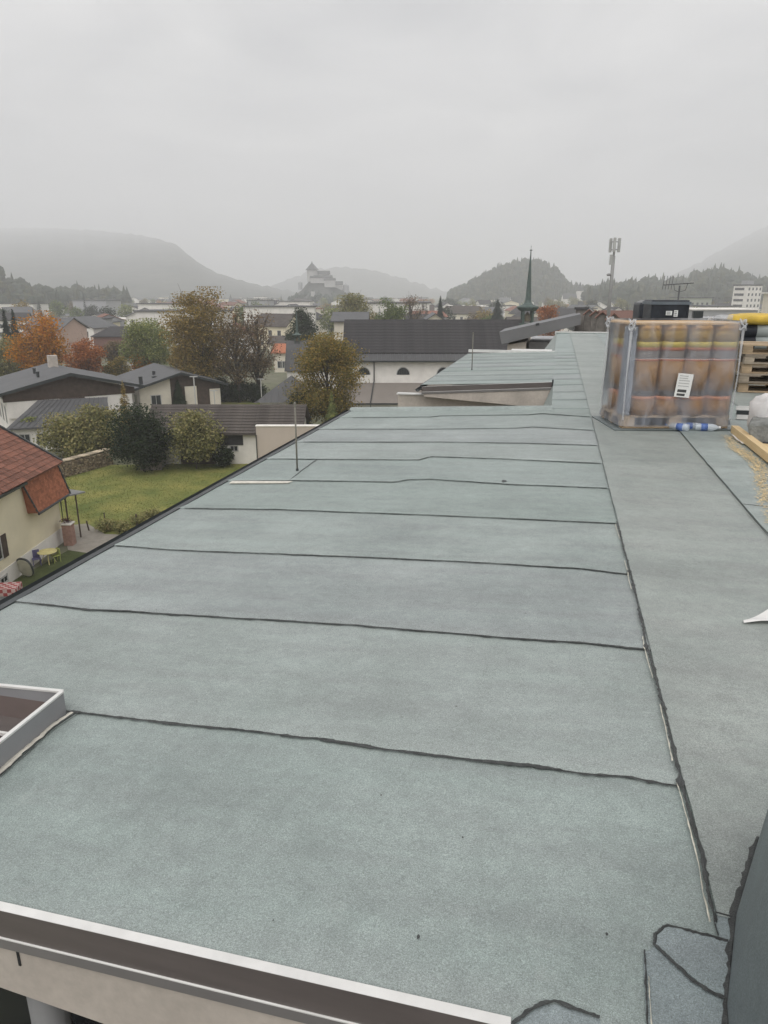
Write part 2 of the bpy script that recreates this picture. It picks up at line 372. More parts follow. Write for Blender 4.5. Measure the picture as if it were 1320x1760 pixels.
for i, (pl, a, b_) in enumerate([
    ([(1250,1624),(1205,1612),(1160,1600),(1147,1597),(1136,1602),(1126,1613),(1124,1630),(1150,1655),(1180,1682),(1215,1709),(1246,1722)], .004, .018),
    ([(1106,1640),(1109,1690),(1113,1790)], .002, .010), ([(880,1768),(905,1748),(930,1733),(952,1730),(990,1744),(1030,1757)], .004, .016),
    ([(1228,1575),(1268,1585)], .006, .012), ([(1230,1596),(1234,1616)], .003, .008)]):
    bead([on_roof(*p)[:2] for p in pl], a, b_, 80 + i, zo=.0165, step=.006)
    bead([on_roof(*p)[:2] for p in pl], .001, .007, 90 + i, 'torn_foil_edge', M_foil, .0178, foil=.008, gap=.12, step=.006)
# low clad upstand at the lower right
u0, u1, u2 = on_roof(1246,1735), on_roof(1262,1580), on_roof(1302,1445)
base = [Vector((u0.x - .05, u0.y - .35, ZR)), u0, u1, u2, Vector((u2.x + .5, u2.y - .12, ZR)), Vector((u2.x + .55, .8, ZR))]
MB().add([(p.x, p.y, ZR - .02) for p in base] + [(p.x + .035, p.y, ZR + .42) for p in base],
         [tuple(range(5, -1, -1)), tuple(range(6, 12))] + [(i, (i+1) % 6, 6 + (i+1) % 6, 6 + i) for i in range(6)]).build('upstand', M_up, B)
bead([p[:2] for p in (base[0], u0, u1, u2)], .008, .034, 6.6, zo=.016)
# ---------------- gable edge trims, slab edges, gutter
def gable(yv, x0, x1, slope_extra, t0, t1, sk):
    zr = lambda x: roof_z(x) - slope_extra*(x1 - x)
    def prof(pr, name, m):
        pts = [[(x, yv + sk*(x1 - x) + a, zr(x) + b) for a, b in pr] for x in (x0, x1)]
        n = len(pr); mb = MB(); mb.add(pts[0] + pts[1], [(i, (i+1) % n, n + (i+1) % n, n + i) for i in range(n)] + [tuple(range(n-1, -1, -1)), tuple(range(n, 2*n))])
        return mb.build(name, m, B, bevel=.0015)
    prof([(-.002,.014), (.024,.016), (.024,.012), (.003,.010)], 'trim_flange', M_alu)
    prof([(-.002,.013), (.003,.009), (.006,-.085), (.000,-.085)], 'trim_face', M_brown)
    prof([(.004,-.080), (-.004,-.0805), (-.004,-.086), (.004,-.085)], 'trim_lip', M_alu)
    prof([(-.003,-.0865), (.001,-.0865), (.003,-.122), (-.001,-.122)], 'trim_drip', mat('grey_drip_edge', (.20,.19,.185), .5, .1))
    # slab edge: a wedge that gets deeper towards the ridge
    v = []
    for x, t in ((x0 + .04, t0), (x1 - .02, t1)):
        for yy in (yv + sk*(x1 - x) + .012, yv + .35): v += [(x, yy, zr(x) - .02), (x, yy, zr(x) - .10 - t)]
    MB().add(v, [(0,1,5,4), (2,6,7,3), (0,4,6,2), (1,3,7,5), (0,2,3,1), (4,5,7,6)]).build('slab_edge', M_conc, B)
gable(EDGE_Y, EAVE, RX0 + .005, 0, .05, .33, .04)
gable(13.0, -2.36, RX0, .02, .07, .36, 0)
# small cracks in the slab edge
q = EDGE_Y + .010 + .04*1.31
MB().box(-1.318,-1.311, q - .001, q + .01, roof_z(-1.3) - .185, roof_z(-1.3) - .125, rot=.0).build('slab_crack', M_dark, B)
# thin edge strips at the far end of section one
MB().box(EAVE, RX0, FAR_Y - .02, FAR_Y + .05, 0, .001).build('edge_roll', M_strip, B) if False else None
v = []
for x in (EAVE, RX0 + .02):
    v += [(x, FAR_Y - .05, roof_z(x) - .004), (x, FAR_Y - .01, roof_z(x) + .035), (x, FAR_Y + .07, roof_z(x) + .04), (x, FAR_Y + .07, roof_z(x) - .25)]
MB().add(v, [(0,1,5,4), (1,2,6,5), (2,3,7,6), (0,3,2,1), (4,5,6,7)]).build('edge_kerb', M_mem[1], B)
def gutter(x, y0, y1, z, r=.045):
    mb = MB(); n = 9; ring = []
    for yy in (y0, y1):
        ring.append([(x + r*math.cos(math.pi + math.pi*i/(n-1)), yy, z + r*math.sin(math.pi + math.pi*i/(n-1))) for i in range(n)])
    mb.add(ring[0] + ring[1], [(i, i+1, n+i+1, n+i) for i in range(n-1)] + [tuple(range(n)), tuple(range(2*n-1, n-1, -1))])
    return mb.build('gutter', M_gut, B, True)
gutter(EAVE - .035, EDGE_Y - .05, FAR_Y + .08, roof_z(EAVE) - .005)
gutter(-2.42, 12.93, 20.3, roof_z(-2.36) - .075)
MB().box(EAVE - .012, EAVE + .03, EDGE_Y, FAR_Y + .05, roof_z(EAVE) - .06, roof_z(EAVE) + .008).build('eave_trim', M_gut, B)
MB().box(-2.385, -2.34, 13.0, 20.2, roof_z(-2.36) - .06, roof_z(-2.36) - .002).build('eave_trim', M_gut, B)
# body of the building
def wallbox(*a, m=None, name='wall'): return MB().box(*a).build(name, m or M_plas, B)
wallbox(EAVE + .12, RX0, EDGE_Y + .36, FAR_Y - .2, 0, 13.05)
wallbox(EAVE + .13, RX0 - .01, EDGE_Y + .345, EDGE_Y + .358, 10.5, 13.0, m=mat('painted_recess_shade', (.02,.022,.025), .25, .2), name='recess_shade_panel')  # added dark panel over the beige wall; the recess shade is painted as its colour
wallbox(RX0 + .015, 6.4, -3, 28.95, 0, 13.42)
wallbox(-2.30, RX0, 13.4, 20.1, 0, 12.95)
wallbox(-2.86, RX0 - .03, 13.26, 13.385, 9.5, 13.15, m=M_conc)            # screen wall below the second section
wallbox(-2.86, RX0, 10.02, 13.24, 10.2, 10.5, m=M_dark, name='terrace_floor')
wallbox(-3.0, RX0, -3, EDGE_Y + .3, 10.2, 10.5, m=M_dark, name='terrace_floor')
MB().box(-2.885, -2.3, 13.24, 13.40, 13.152, 13.175).build('wall_coping', M_alu, B)
# side cheek of the ridge strip beside the recess and behind section two
MB().add([(RX0 + .012, FAR_Y + .075, 13.475), (RX0 + .012, 13.0, 13.475), (RX0 - .16, 12.95, 13.05), (RX0 - .16, FAR_Y + .1, 13.05)], [(0,1,2,3)]).build('cheek_sheet', M_mem[0], B)
MB().tube([(RX0 - .01, 13.0 - .04, 13.05), (RX0 - .01, 13.0 - .04, 13.54)], .014).build('corner_post', M_gut, B)
MB().add([(XS - .5, 20.25, ZR - .03), (XS - .5, 29, ZR + .0), (XS - .9, 29, ZR - .6), (XS - .9, 20.25, ZR - .6)], [(0,1,2,3)]).build('cheek_sheet', M_mem[2], B)
MB().grid(lambda u, v: (XS - .5 + .52*u, 20.2 + 8.8*v, ZR - .03*(1 - u)), 3, 10).build('membrane_sheet', M_mem[0], B)
MB().box(-2.36, 0.0, 20.2, 20.3, roof_z(-1) - .02, roof_z(-1) + .05).build('edge_kerb', M_alu, B)
MB().box(-1.25, -.1, 21.2, 21.7, 13.28, 13.42).build('white_ledge', M_alu, B)
MB().box(XS - .55, 6.5, 28.95, 29.08, ZR - .04, ZR + .07).build('edge_kerb', M_alu, B)
MB().box(XS - .5, 6.45, 28.9, 28.95, ZR - .04, ZR + .035).build('edge_roll', M_mem[0], B)
# opening with metal kerb
zk = lambda x: roof_z(x)
def kerb(a, b, h=.095):
    a, b = Vector(a), Vector(b); t = (b - a).normalized(); nn = Vector((t.y, -t.x))*.004
    v = []
    for p in (a, b):
        for z in (zk(p.x) - .12, zk(p.x) + h):
            for s in (-1, 1): v.append((p.x + nn.x*s, p.y + nn.y*s, z))
    MB().add(v, [(0,1,3,2), (4,6,7,5), (0,4,5,1), (2,3,7,6), (0,2,6,4), (1,5,7,3)]).build('opening_kerb', mat('kerb_metal', (.27,.27,.28), .4, .1, 3, spec=.6), B)
    nn = nn*2.0; v = []
    for p in (a, b):
        z = zk(p.x) + h; v += [(p.x - nn.x, p.y - nn.y, z), (p.x + nn.x, p.y + nn.y, z), (p.x + nn.x, p.y + nn.y, z + .008), (p.x - nn.x, p.y - nn.y, z + .008)]
    MB().add(v, [(0,1,5,4), (1,2,6,5), (2,3,7,6), (3,0,4,7), (0,3,2,1), (4,5,6,7)]).build('kerb_rim', M_alu, B)
for a, b in (((NX1, NY0), (NX1, NY1)), ((NX1, NY1), (NX0, NY1)), ((NX0, NY1), (NX0, NY0)), ((NX0, NY0), (NX1, NY0))): kerb(a, b)
MB().box(NX0 + .006, NX1 - .006, NY0 + .006, NY1 - .006, zk(-2.2) - .16, zk(-2.2) - .115).build('opening_floor', mat('dirty_tray', (.17,.14,.115), .8, .35, 9, .3), B)
MB().box(NX0 + .01, NX1 - .01, NY1 - .10, NY1 - .006, zk(-2.2) - .10, zk(-2.2) - .035).build('tray_step', M_brown, B)
MB().box(NX0 + .01, NX1 - .01, NY1 - .112, NY1 - .10, zk(-2.2) - .045, zk(-2.2) - .032).build('tray_rim', M_alu, B)
for (q0, q1, q2, q3) in ((NX0 + .006, NX1 - .006, NY1 - .0062, NY1 - .005), (NX0 + .006, NX1 - .006, NY0 + .005, NY0 + .0062), (NX1 - .0062, NX1 - .005, NY0 + .006, NY1 - .006)): MB().box(q0, q1, q2, q3, zk(-2.2) - .11, zk(-2.2) + .06).build('kerb_lining', mat('mauve_lining', (.17,.135,.125), .6, .15), B)
bead([(NX1 + .02, NY0), (NX1 + .012, NY1 - .1), (NX1 + .03, NY1)], .014, .034, 12.2, 'torn_foil_edge', mat('pale_flashing', (.60,.57,.50), .6, .15, 25), .011)
bead([(NX1 + .036, NY0), (NX1 + .03, NY1 - .1), (NX1 + .05, NY1)], .003, .014, 13.2, zo=.010)
# drain pipe in the dark recess at the lower left, and pale strip at the gutter
p = At(85, 1745, 1.5); 
def rod(name, label, px, py, top_py, r, m, sleeve=False):
    b = on_roof(px, py); t = rthing(name, label, 'lightning rod', (b.x, b.y, b.z))
    rr = ray(px, top_py); wy = to_w(b).y; zt = H + rr.z/rr.y*wy
    MB().tube([(0,0,0), (0,0,zt - b.z)], r, 8).build('rod', m, t, True)
    MB().lathe([(r*1.7,0), (r*1.6,.015), (r*1.1,.025)], n=10).build('foot', M_gut, t)
    MB().lathe([(r*1.6,zt - b.z - .02), (r*1.6,zt - b.z + .01), (.001,zt - b.z + .025)], n=8).build('tip', m, t)
    return t
M_rod = mat('weathered_rod', (.19,.18,.15), .6, .2, 20)
rod('lightning_rod', 'thin upright lightning rod near the gutter of the closest roof section', 511, 809, 695, .0085, M_rod)
rod('lightning_rod', 'thin upright lightning rod on the second roof section, in front of the church roof', 811, 636, 573, .010, M_rod)
a, b2 = on_roof(400,829), on_roof(498,829)
v = [(a.x, a.y - .07, zk(a.x) + .012), (b2.x, b2.y - .06, zk(b2.x) + .012), (b2.x + .03, b2.y - .01, zk(b2.x) + .016), (a.x, a.y - .005, zk(a.x) + .016)]
MB().poly(v, .006).build('pale_flashing_strip', mat('pale_flashing', (.6,.57,.5)), B)
r_ = to_l(ray(88, 1745)); c = CAM + r_*(1.36/r_.y); MB().tube([(c.x, c.y, 10.5), (c.x, c.y, 13.2)], .055, 14).build('downpipe', mat('grey_pipe', (.22,.22,.22), .5), B, True)
# ================================================================== ground, hills, haze
M_ground = mat('ground_grass_and_yards', (.10,.115,.055), .95, .3, .03, col2=(.17,.16,.12), fine=.2)
gm = MB().grid(lambda u, v: (-7000 + 14000*u, -1500 + 12500*v, 0), 8, 8)
structure(gm.build('ground', M_ground))
def flat(name, pts, m, z):
    return structure(MB().poly([(p[0], p[1], z) for p in pts]).build(name, m))
M_lawn = mat('lawn_turf', (.105,.135,.028), .95, .2, .35, .6, 30, col2=(.25,.235,.065), fine=.16)
M_path = mat('sandy_path', (.27,.245,.21), .95, .15, 1.5, .3, 40)
M_road = mat('pale_asphalt', (.30,.29,.275), .9, .1, .5)
lawn = flat('lawn', [G(70,800), G(455,797), G(620,800), G(640,960), G(250,960), G(150,915), G(60,905)], M_lawn, .010)
flat('lawn', [G(358,684), G(450,686), G(455,700), G(355,702)], M_lawn, .014)
flat('path', [G(120,955), G(105,905), G(150,900), G(180,918), G(330,925), G(330,960)], M_path, .018)
flat('verge', [G(20,1000), G(118,946), G(240,965), G(60,1100), G(-40,1060)], mat('rough_grass', (.06,.075,.022), .95, .3, 1.2, .5, 30, fine=.25), .022)
flat('road', [G(196,650), G(232,650), G(240,612), G(232,596), G(205,600)], M_road, .012)
flat('path', [G(405,684), G(440,681), G(447,690), G(440,694), G(425,687)], M_path, .020)
# fine grass over the lawn
def pip(p, poly):
    c = False; j = len(poly) - 1
    for i in range(len(poly)):
        if (poly[i][1] > p[1]) != (poly[j][1] > p[1]) and p[0] < (poly[j][0] - poly[i][0])*(p[1] - poly[i][1])/(poly[j][1] - poly[i][1]) + poly[i][0]: c = not c
        j = i
    return c
def tufts(name, label, poly, n, h, m, seed):
    r = random.Random(seed); xs = [p[0] for p in poly]; ys = [p[1] for p in poly]; mb = MB(); k = 0
    while k < n:
        x, y = r.uniform(min(xs), max(xs)), r.uniform(min(ys), max(ys))
        if not pip((x, y), poly): continue
        k += 1; a = r.uniform(0, 6.28); d = h*r.uniform(.3, .9); hh = h*r.uniform(.5, 1.2); dx, dy = math.cos(a)*d, math.sin(a)*d
        mb.add([(x - dx*.4, y - dy*.4, .01), (x + dx*.4, y + dy*.4, .01), (x + dy*.5, y - dx*.5, hh)], [(0,1,2)])
    return tag(mb.build(name, m), label, 'grass', kind='stuff')
M_blade = leafmat('grass_blades', [(.07,.10,.02), (.14,.16,.035), (.25,.22,.07)])
tufts('lawn_grass', 'short yellow-green grass of the garden lawn', [tuple(G(*p)[:2]) for p in ((80,802), (450,800), (560,830), (330,905), (180,905), (110,880))], 16000, .09, M_blade, 3)
# ------------------------------------------------ hills and mountains
M_rock = mat('wooded_rock', (.035,.045,.035), .95, .4, .02, col2=(.10,.10,.085))
M_wood = leafmat('far_forest', [(.022,.034,.022), (.035,.045,.025), (.075,.07,.03)], .1)
def hill(name, px_profile, base_py, b0, b1, dep=300, m=None, jag=0.0, seed=0, back=.6):
    """ridge whose crest follows a skyline; the slope runs from depth b0 at the foot to b1 at the crest and falls away behind"""
    n = 90; pts = px_profile; crest = []
    for i in range(n + 1):
        x = pts[0][0] + (pts[-1][0] - pts[0][0])*i/n
        for (xa, ya, *ba), (xb, yb, *bb) in zip(pts, pts[1:]):
            if x <= xb + 1e-6:
                t = (x - xa)/(xb - xa); yy = ya + (yb - ya)*t
                bc = (ba[0] + (bb[0] - ba[0])*t) if ba else b1; break
        yy += jag*noise.noise(Vector((x*.09, seed, 0))) + jag*.5*noise.noise(Vector((x*.31, seed, 3)))
        crest.append((x, yy, bc))
    mb = MB(); rows = 14; vs_ = []
    for j in range(rows + 5):
        for (x, yy, bc) in crest:
            top = At(x, yy, bc); zt = max(.5, top.z)
            if j <= rows:
                t = j/rows; b = b0 + (bc - b0)*t; prof = t**.85
                xx = top.x*(b/bc)*(1 - .0*t)
                z = zt*prof*(1 + .10*(1 - t)*noise.noise(Vector((xx*.006, b*.006, seed))))
            else:
                t = (j - rows)/4; b = bc + dep*back*t; xx = top.x*(b/bc); z = zt*(1 - t**1.4)
            vs_.append((xx, b, z - .5))
    w_ = n + 1
    mb.add(vs_, [(j*w_+i, j*w_+i+1, (j+1)*w_+i+1, (j+1)*w_+i) for j in range(rows + 4) for i in range(n)])
    return structure(mb.build(name, m or M_rock, None, True)), crest
hill('mountain', [(-260,400,4700), (-60,392,4600), (60,391,4500), (170,396,4000), (250,405,3200), (300,418,2500), (330,443,2150), (360,463,2000), (400,478,2000), (440,488,2000), (480,496,2000), (520,503,2050)], 520, 1250, 2000, 600, None, 3, 2)
hill('mountain', [(380,512,3000), (470,490,3000), (530,466,3000), (580,458,3000), (640,464,3000), (700,480,3000), (740,494,3000), (790,506,3000)], 515, 2300, 3000, 500, None, 5, 8)
hill('mountain', [(980,506,2600), (1060,494,2700), (1130,484,2900), (1200,452,3300), (1270,412,4000), (1330,382,4300), (1420,372,4300), (1560,380,4300)], 515, 1700, 2600, 600, None, 4, 14)
_, hc = hill('wooded_hill', [(756,520,1150), (775,512,1150), (800,501,1150), (830,485,1150), (858,470,1150), (885,462,1150), (915,459,1150), (940,463,1150), (955,477,1150), (972,496,1150), (995,504,1150), (1030,510,1150), (1060,516,1150)], 520, 930, 1150, 250, None, 2, 5)
_, wc = hill('wooded_hill', [(1010,513,900), (1060,505,900), (1120,500,900), (1180,497,900), (1210,487,880), (1240,482,880), (1262,486,880), (1290,500,880), (1340,505,880), (1420,500,880)], 520, 620, 900, 250, None, 2, 25)
_, lc = hill('wooded_hill', [(-150,470,620), (-60,475,620), (0,488,620), (20,502,640), (60,512,700), (140,513,750), (220,517,800)], 522, 520, 640, 150, None, 2, 35)
def forest(name, label, crest, n, b0, seed, hmin, hmax, conif=.6):
    r = random.Random(seed); mb = MB()
    for _ in range(n):
        x, yy, bc = r.choice(crest); t = 1 - r.random()**1.6; x += r.uniform(-3, 3)
        top = At(x, yy, bc); b = b0 + (bc - b0)*t; X = top.x*(b/bc); z = max(.5, top.z)*t**.85 - 2
        h = r.uniform(hmin, hmax); k = 6; rot = r.uniform(0, 1)
        if r.random() < conif:
            w_ = h*r.uniform(.16, .24)
            for q in range(3): mb.lathe([(w_*(1 - q*.28), h*(.12 + q*.25)), (.03, h*(.55 + q*.225))], (X, b, z), k, rot + q)
        else:
            w_ = h*r.uniform(.3, .42)
            for q in range(4):
                a = r.uniform(0, 6.28); ox, oy = math.cos(a)*w_*.45, math.sin(a)*w_*.45; zz = h*r.uniform(.3, .62)
                mb.lathe([(.05, zz - w_*.6), (w_*.7, zz - w_*.1), (w_*.55, zz + w_*.4), (.05, zz + w_*.72)], (X + ox, b + oy, z), k, a)
    return tag(mb.build(name, M_wood), label, 'forest', kind='stuff')
forest('hill_forest', 'dense misty woodland covering the rounded hill behind the green spire', hc[6:-14], 1900, 930, 4, 9, 19)
forest('hill_forest', 'misty woodland on the low ridge at the right behind the antenna', wc, 800, 620, 5, 12, 24, .4)
forest('hill_forest', 'misty trees along the low rise at the far left', lc, 260, 520, 6, 10, 20, .3)
# ------------------------------------------------ haze
hz = bpy.data.materials.new('haze'); hz.use_nodes = True; n_ = hz.node_tree.nodes; n_.clear()
pv = n_.new('ShaderNodeVolumePrincipled'); pv.inputs['Color'].default_value = (.975,.978,.999,1); pv.inputs['Density'].default_value = HAZE
pv.inputs['Anisotropy'].default_value = .0
ov = n_.new('ShaderNodeOutputMaterial'); hz.node_tree.links.new(pv.outputs[0], ov.inputs['Volume'])
tag(MB().box(-6900, 6900, -1400, 10000, -1, 440).build('haze', hz), 'thin grey mist filling the valley', 'mist', kind='stuff')

# ================================================================== trees
M_bark = mat('bark', (.075,.06,.048), .9, .3, 4, .4)
FOL = {
 'yellowgreen': leafmat('fol_yellowgreen', [(.06,.070,.020), (.17,.150,.042), (.32,.225,.06), (.40,.26,.07)]),
 'brown':  leafmat('fol_brown', [(.085,.082,.03), (.22,.165,.055), (.36,.25,.075), (.31,.24,.08)]),
 'russet': leafmat('fol_russet', [(.10,.08,.045), (.19,.135,.07), (.25,.17,.09)]),
 'orange': leafmat('fol_orange', [(0.102, 0.086, 0.02), (0.385, 0.18, 0.016), (0.565, 0.235, 0.011), (0.598, 0.158, 0.009)]),
 'red':    leafmat('fol_red', [(0.115,0.063,0.023), (0.345,0.115,0.034), (0.414,0.149,0.040), (0.287,0.127,0.034)]),
 'green':  leafmat('fol_green', [(0.051, 0.085, 0.028), (0.123, 0.169, 0.037), (0.23, 0.241, 0.059)]),
 'olive':  leafmat('fol_olive', [(0.093, 0.103, 0.04), (0.208, 0.208, 0.082), (0.333, 0.299, 0.13), (0.274, 0.205, 0.091)]),
 'dark':   leafmat('fol_dark', [(0.014,0.025,0.014), (0.032,0.048,0.023), (0.057,0.075,0.034)]),
 'conifer':leafmat('fol_conifer', [(.010,.020,.016), (.022,.036,.026), (.035,.05,.03)], .1),
 'bare':   leafmat('fol_bare', [(0.117, 0.092, 0.067), (0.217, 0.159, 0.1), (0.283, 0.184, 0.092)]),
 'pale':   leafmat('fol_pale', [(0.102, 0.137, 0.045), (0.228, 0.261, 0.09), (0.376, 0.352, 0.127)]),
}
TREES = {}
def tree_mesh(key, seed, rx, cb, n, ls, kind):
    """unit-height tree (height 1): trunk+limb mesh and leaf mesh"""
    if key in TREES: return TREES[key]
    r = random.Random(seed); tr = MB(); lf = MB(); H1 = 1.0
    if kind == 'conifer':
        tr.tube([(0,0,0), (0,0,.5), (0,0,.98)], .016, 6, .002)
        for i in range(n):
            t = 1 - r.random()**.55; z = cb + (1 - cb)*t; R0 = rx*(1 - t)**.85*(1 + .18*math.sin(t*40 + seed)) + .004; a = r.uniform(0, 6.28)
            rr = R0*(.25 + .75*r.random()**.5); dz = -rr*.35 - r.uniform(0, .015)
            p = Vector((rr*math.cos(a), rr*math.sin(a), z + dz)); d = Vector((math.cos(a), math.sin(a), -.45)).normalized()
            sd_ = Vector((-math.sin(a), math.cos(a), r.uniform(-.4, .4))).normalized(); s = ls*r.uniform(.7, 1.4)*(1 - .6*t)
            lf.add([p - d*s - sd_*s*.35, p - d*s*.6 + sd_*s*.5, p + d*s, ], [(0,1,2)])
    else:
        lean = (r.uniform(-.04, .04), r.uniform(-.04, .04)); top = .82 if kind != 'bush' else .5
        tk = .021 if kind != 'bush' else .015
        ctr = lambda t: Vector((lean[0]*t + .012*math.sin(t*9 + seed), lean[1]*t, top*t))
        tr.tube([ctr(i/6) for i in range(7)], tk, 7, tk*.3)
        rz = (1 - cb)/2; cz = cb + rz; clumps = []
        K = 16 if kind == 'bush' else 26
        if kind == 'bare': K = 30
        for i in range(K):
            a = i*2.399 + r.uniform(-.5, .5); zz = 1 - 2*(i + .5)/K; zz = max(-.85, min(.97, zz + r.uniform(-.15, .15)))
            rad = (1 - zz*zz)**.5; q = r.uniform(.62, 1.0)*(1 + .22*noise.noise(Vector((math.cos(a)*1.5, math.sin(a)*1.5, zz*2 + seed))))
            if zz < 0: q *= 1 - .25*abs(zz)
            c = Vector((rx*rad*math.cos(a)*q, rx*rad*math.sin(a)*q, cz + rz*zz*q)); clumps.append(c)
            s = ctr(max(.22 if kind != 'bush' else .05, min(.95, (c.z - .22)/top*.85)))
            mid = s.lerp(c, .5) + Vector((r.uniform(-.02, .02), r.uniform(-.02, .02), .03))
            tr.tube([s, mid, c], tk*.42, 5, tk*.08)
            nt_ = 7 if kind == 'bare' else 2
            for k in range(nt_):
                e = c + Vector((r.gauss(0, rx*.24), r.gauss(0, rx*.24), abs(r.gauss(.03, rx*.28))))
                st = mid.lerp(c, r.uniform(.1, .9)); tr.tube([st, st.lerp(e, .5) + Vector((0,0,.01)), e], tk*.16, 3, tk*.05)
        clumps += [Vector((r.uniform(-.4, .4)*rx, r.uniform(-.4, .4)*rx, cz + r.uniform(-.5, .7)*rz)) for _ in range(K//3)]
        wts = [r.uniform(.5, 1.3) for _ in clumps]; crd = rx*(.24 if kind != 'bush' else .30)
        for i in range(n):
            c = r.choices(clumps, wts)[0]
            gq = lambda s_: max(-1.7*s_, min(1.7*s_, r.gauss(0, s_)))
            p = c + Vector((gq(crd), gq(crd), gq(crd*.75)))
            if kind == 'bush' and p.z < .01: p.z = r.uniform(.01, .12)
            nn = Vector((r.gauss(0, .8), r.gauss(0, .8), r.gauss(.9, .8))).normalized()
            u = nn.orthogonal().normalized(); u.rotate(Matrix.Rotation(r.uniform(0, 6.28), 3, nn)); v_ = nn.cross(u); s = ls*r.uniform(.6, 1.35)
            lf.add([p - u*s*.5, p + v_*s*.42, p + u*s*.6, p - v_*s*.42], [(0,1,2,3)])
    TREES[key] = (tr.mesh('trunk', M_bark, True), lf.mesh('crown'), {})
    return TREES[key]
def tree(name, label, p, h, sx, key, seed, rx, cb, n, ls, kind, fol, group=None, rot=None, cat='tree'):
    tm, lm, byfol = tree_mesh(key, seed, rx, cb, n, ls, kind)
    if fol not in byfol:
        m2 = lm if not byfol else lm.copy()
        m2.materials.clear(); m2.materials.append(FOL[fol]); byfol[fol] = m2
    t = thing(name, label, cat, (p[0], p[1], 0), rot if rot is not None else (seed*1.7 + p[0]) % 6.28, group)
    for nm, me in (('trunk', tm), ('crown', byfol[fol])):
        inst(nm, me, t, sc=(h*sx, h*sx, h))
    return t
def px_tree(name, label, cxp, top, base, wpx, key, seed, cb, n, ls_px, kind, fol, b=None, group=None, cat='tree'):
    """tree by its outline in the photo: centre column, top row, ground row (or depth b) and width in pixels"""
    p = G(cxp, base) if b is None else At(cxp, 600, b); p = Vector((p.x, p.y, 0)); b = p.y
    zt = At(cxp, top, b).z; r = ray(cxp, top); wid = wpx*b/(F*(cP if True else 1)); h = zt
    return tree(name, label, p, h, 1.0, key, seed, wid/2/h*.86, cb, n, ls_px*b/(F*cP)/h, kind, fol, group, cat=cat)
px_tree('maple_tree', 'broad yellow-orange autumn tree in front of the dark church roof', 563, 572, 742, 124, 'a1', 1, .08, 32000, 2.7, 'broad', 'yellowgreen', b=74)
px_tree('conifer_shrub', 'small light green conifer at the foot of the yellow-orange tree', 568, 672, 745, 44, 'a2', 2, .02, 3300, 5.60, 'conifer', 'pale', b=70)
px_tree('oak_tree', 'tallest brown-gold tree in the left half, domed crown above the town', 350, 507, 690, 112, 'a3', 3, .12, 24000, 2.8, 'broad', 'brown')
px_tree('linden_tree', 'russet half-bare tree right of the tallest brown-gold tree', 412, 532, 692, 96, 'a4', 4, .12, 7350, 2.59, 'bare', 'russet')
px_tree('linden_tree', 'nearly bare grey-brown tree left of the little chapel spire', 448, 536, 690, 74, 'a5', 5, .16, 3500, 2.45, 'bare', 'bare')
px_tree('birch_tree', 'loose green-yellow birch beside the pale road', 262, 545, 655, 86, 'a6', 6, .06, 14000, 2.5, 'broad', 'pale')
px_tree('maple_tree', 'round bright orange tree behind the grey roofed house', 80, 546, 664, 90, 'a7', 7, .12, 18000, 2.7, 'broad', 'orange')
px_tree('cherry_tree', 'red-orange tree just right of the bright orange one', 153, 582, 668, 62, 'a8', 8, .1, 9625, 2.59, 'broad', 'red')
px_tree('spruce_tree', 'left one of two dark spruces at the left edge', 22, 532, 640, 30, 'c1', 9, .05, 3900, 6.40, 'conifer', 'conifer')
px_tree('spruce_tree', 'right one of two dark spruces beside the orange tree', 37, 531, 642, 32, 'c1', 9, .05, 3900, 6.40, 'conifer', 'conifer')
px_tree('garden_tree', 'green and gold shrubby tree at the left edge below the spruces', 8, 578, 660, 70, 'a9', 10, .06, 7875, 2.88, 'broad', 'olive')
px_tree('hornbeam_tree', 'dark green oval tree behind the little chapel spire', 522, 531, 640, 54, 'a10', 11, .08, 8750, 2.30, 'broad', 'dark', b=150)
px_tree('linden_tree', 'rounded yellow-green tree below the fortress rock', 609, 498, 575, 64, 'a11', 12, .08, 9625, 2.30, 'broad', 'olive', b=190)
px_tree('linden_tree', 'dull olive tree behind the left half of the church roof', 672, 514, 575, 56, 'a12', 13, .08, 7875, 2.30, 'broad', 'green', b=185)
px_tree('poplar_tree', 'leafless grey tree standing behind the church roof', 707, 500, 575, 50, 'a13', 14, .1, 1225, 1.87, 'bare', 'bare', b=200)
px_tree('spruce_tree', 'narrow dark spruce behind the church ridge', 755, 507, 570, 24, 'c2', 15, .04, 3300, 4.80, 'conifer', 'conifer', b=210)
px_tree('spruce_tree', 'wide dark spruce left of the green church spire', 852, 513, 565, 42, 'c3', 16, .04, 3900, 4.80, 'conifer', 'conifer', b=240)
px_tree('maple_tree', 'bright orange tree right of the green church spire', 941, 521, 570, 44, 'a14', 17, .08, 7875, 2.16, 'broad', 'red', b=160)
px_tree('plum_tree', 'dark purple-brown tree beside the red-brown barn', 203, 585, 632, 44, 'a15', 18, .08, 5600, 2.30, 'broad', 'russet')
px_tree('garden_tree', 'bushy golden tree at the near end of the pale road', 205, 612, 664, 42, 'a16', 19, .05, 5600, 2.45, 'broad', 'yellowgreen')
px_tree('garden_tree', 'small orange-leaved tree below the birch', 248, 606, 656, 36, 'a17', 20, .04, 4550, 2.30, 'broad', 'orange')
px_tree('garden_tree', 'grey-green tree left of the russet half-bare tree', 318, 585, 680, 50, 'a18', 21, .06, 6300, 2.59, 'broad', 'brown')
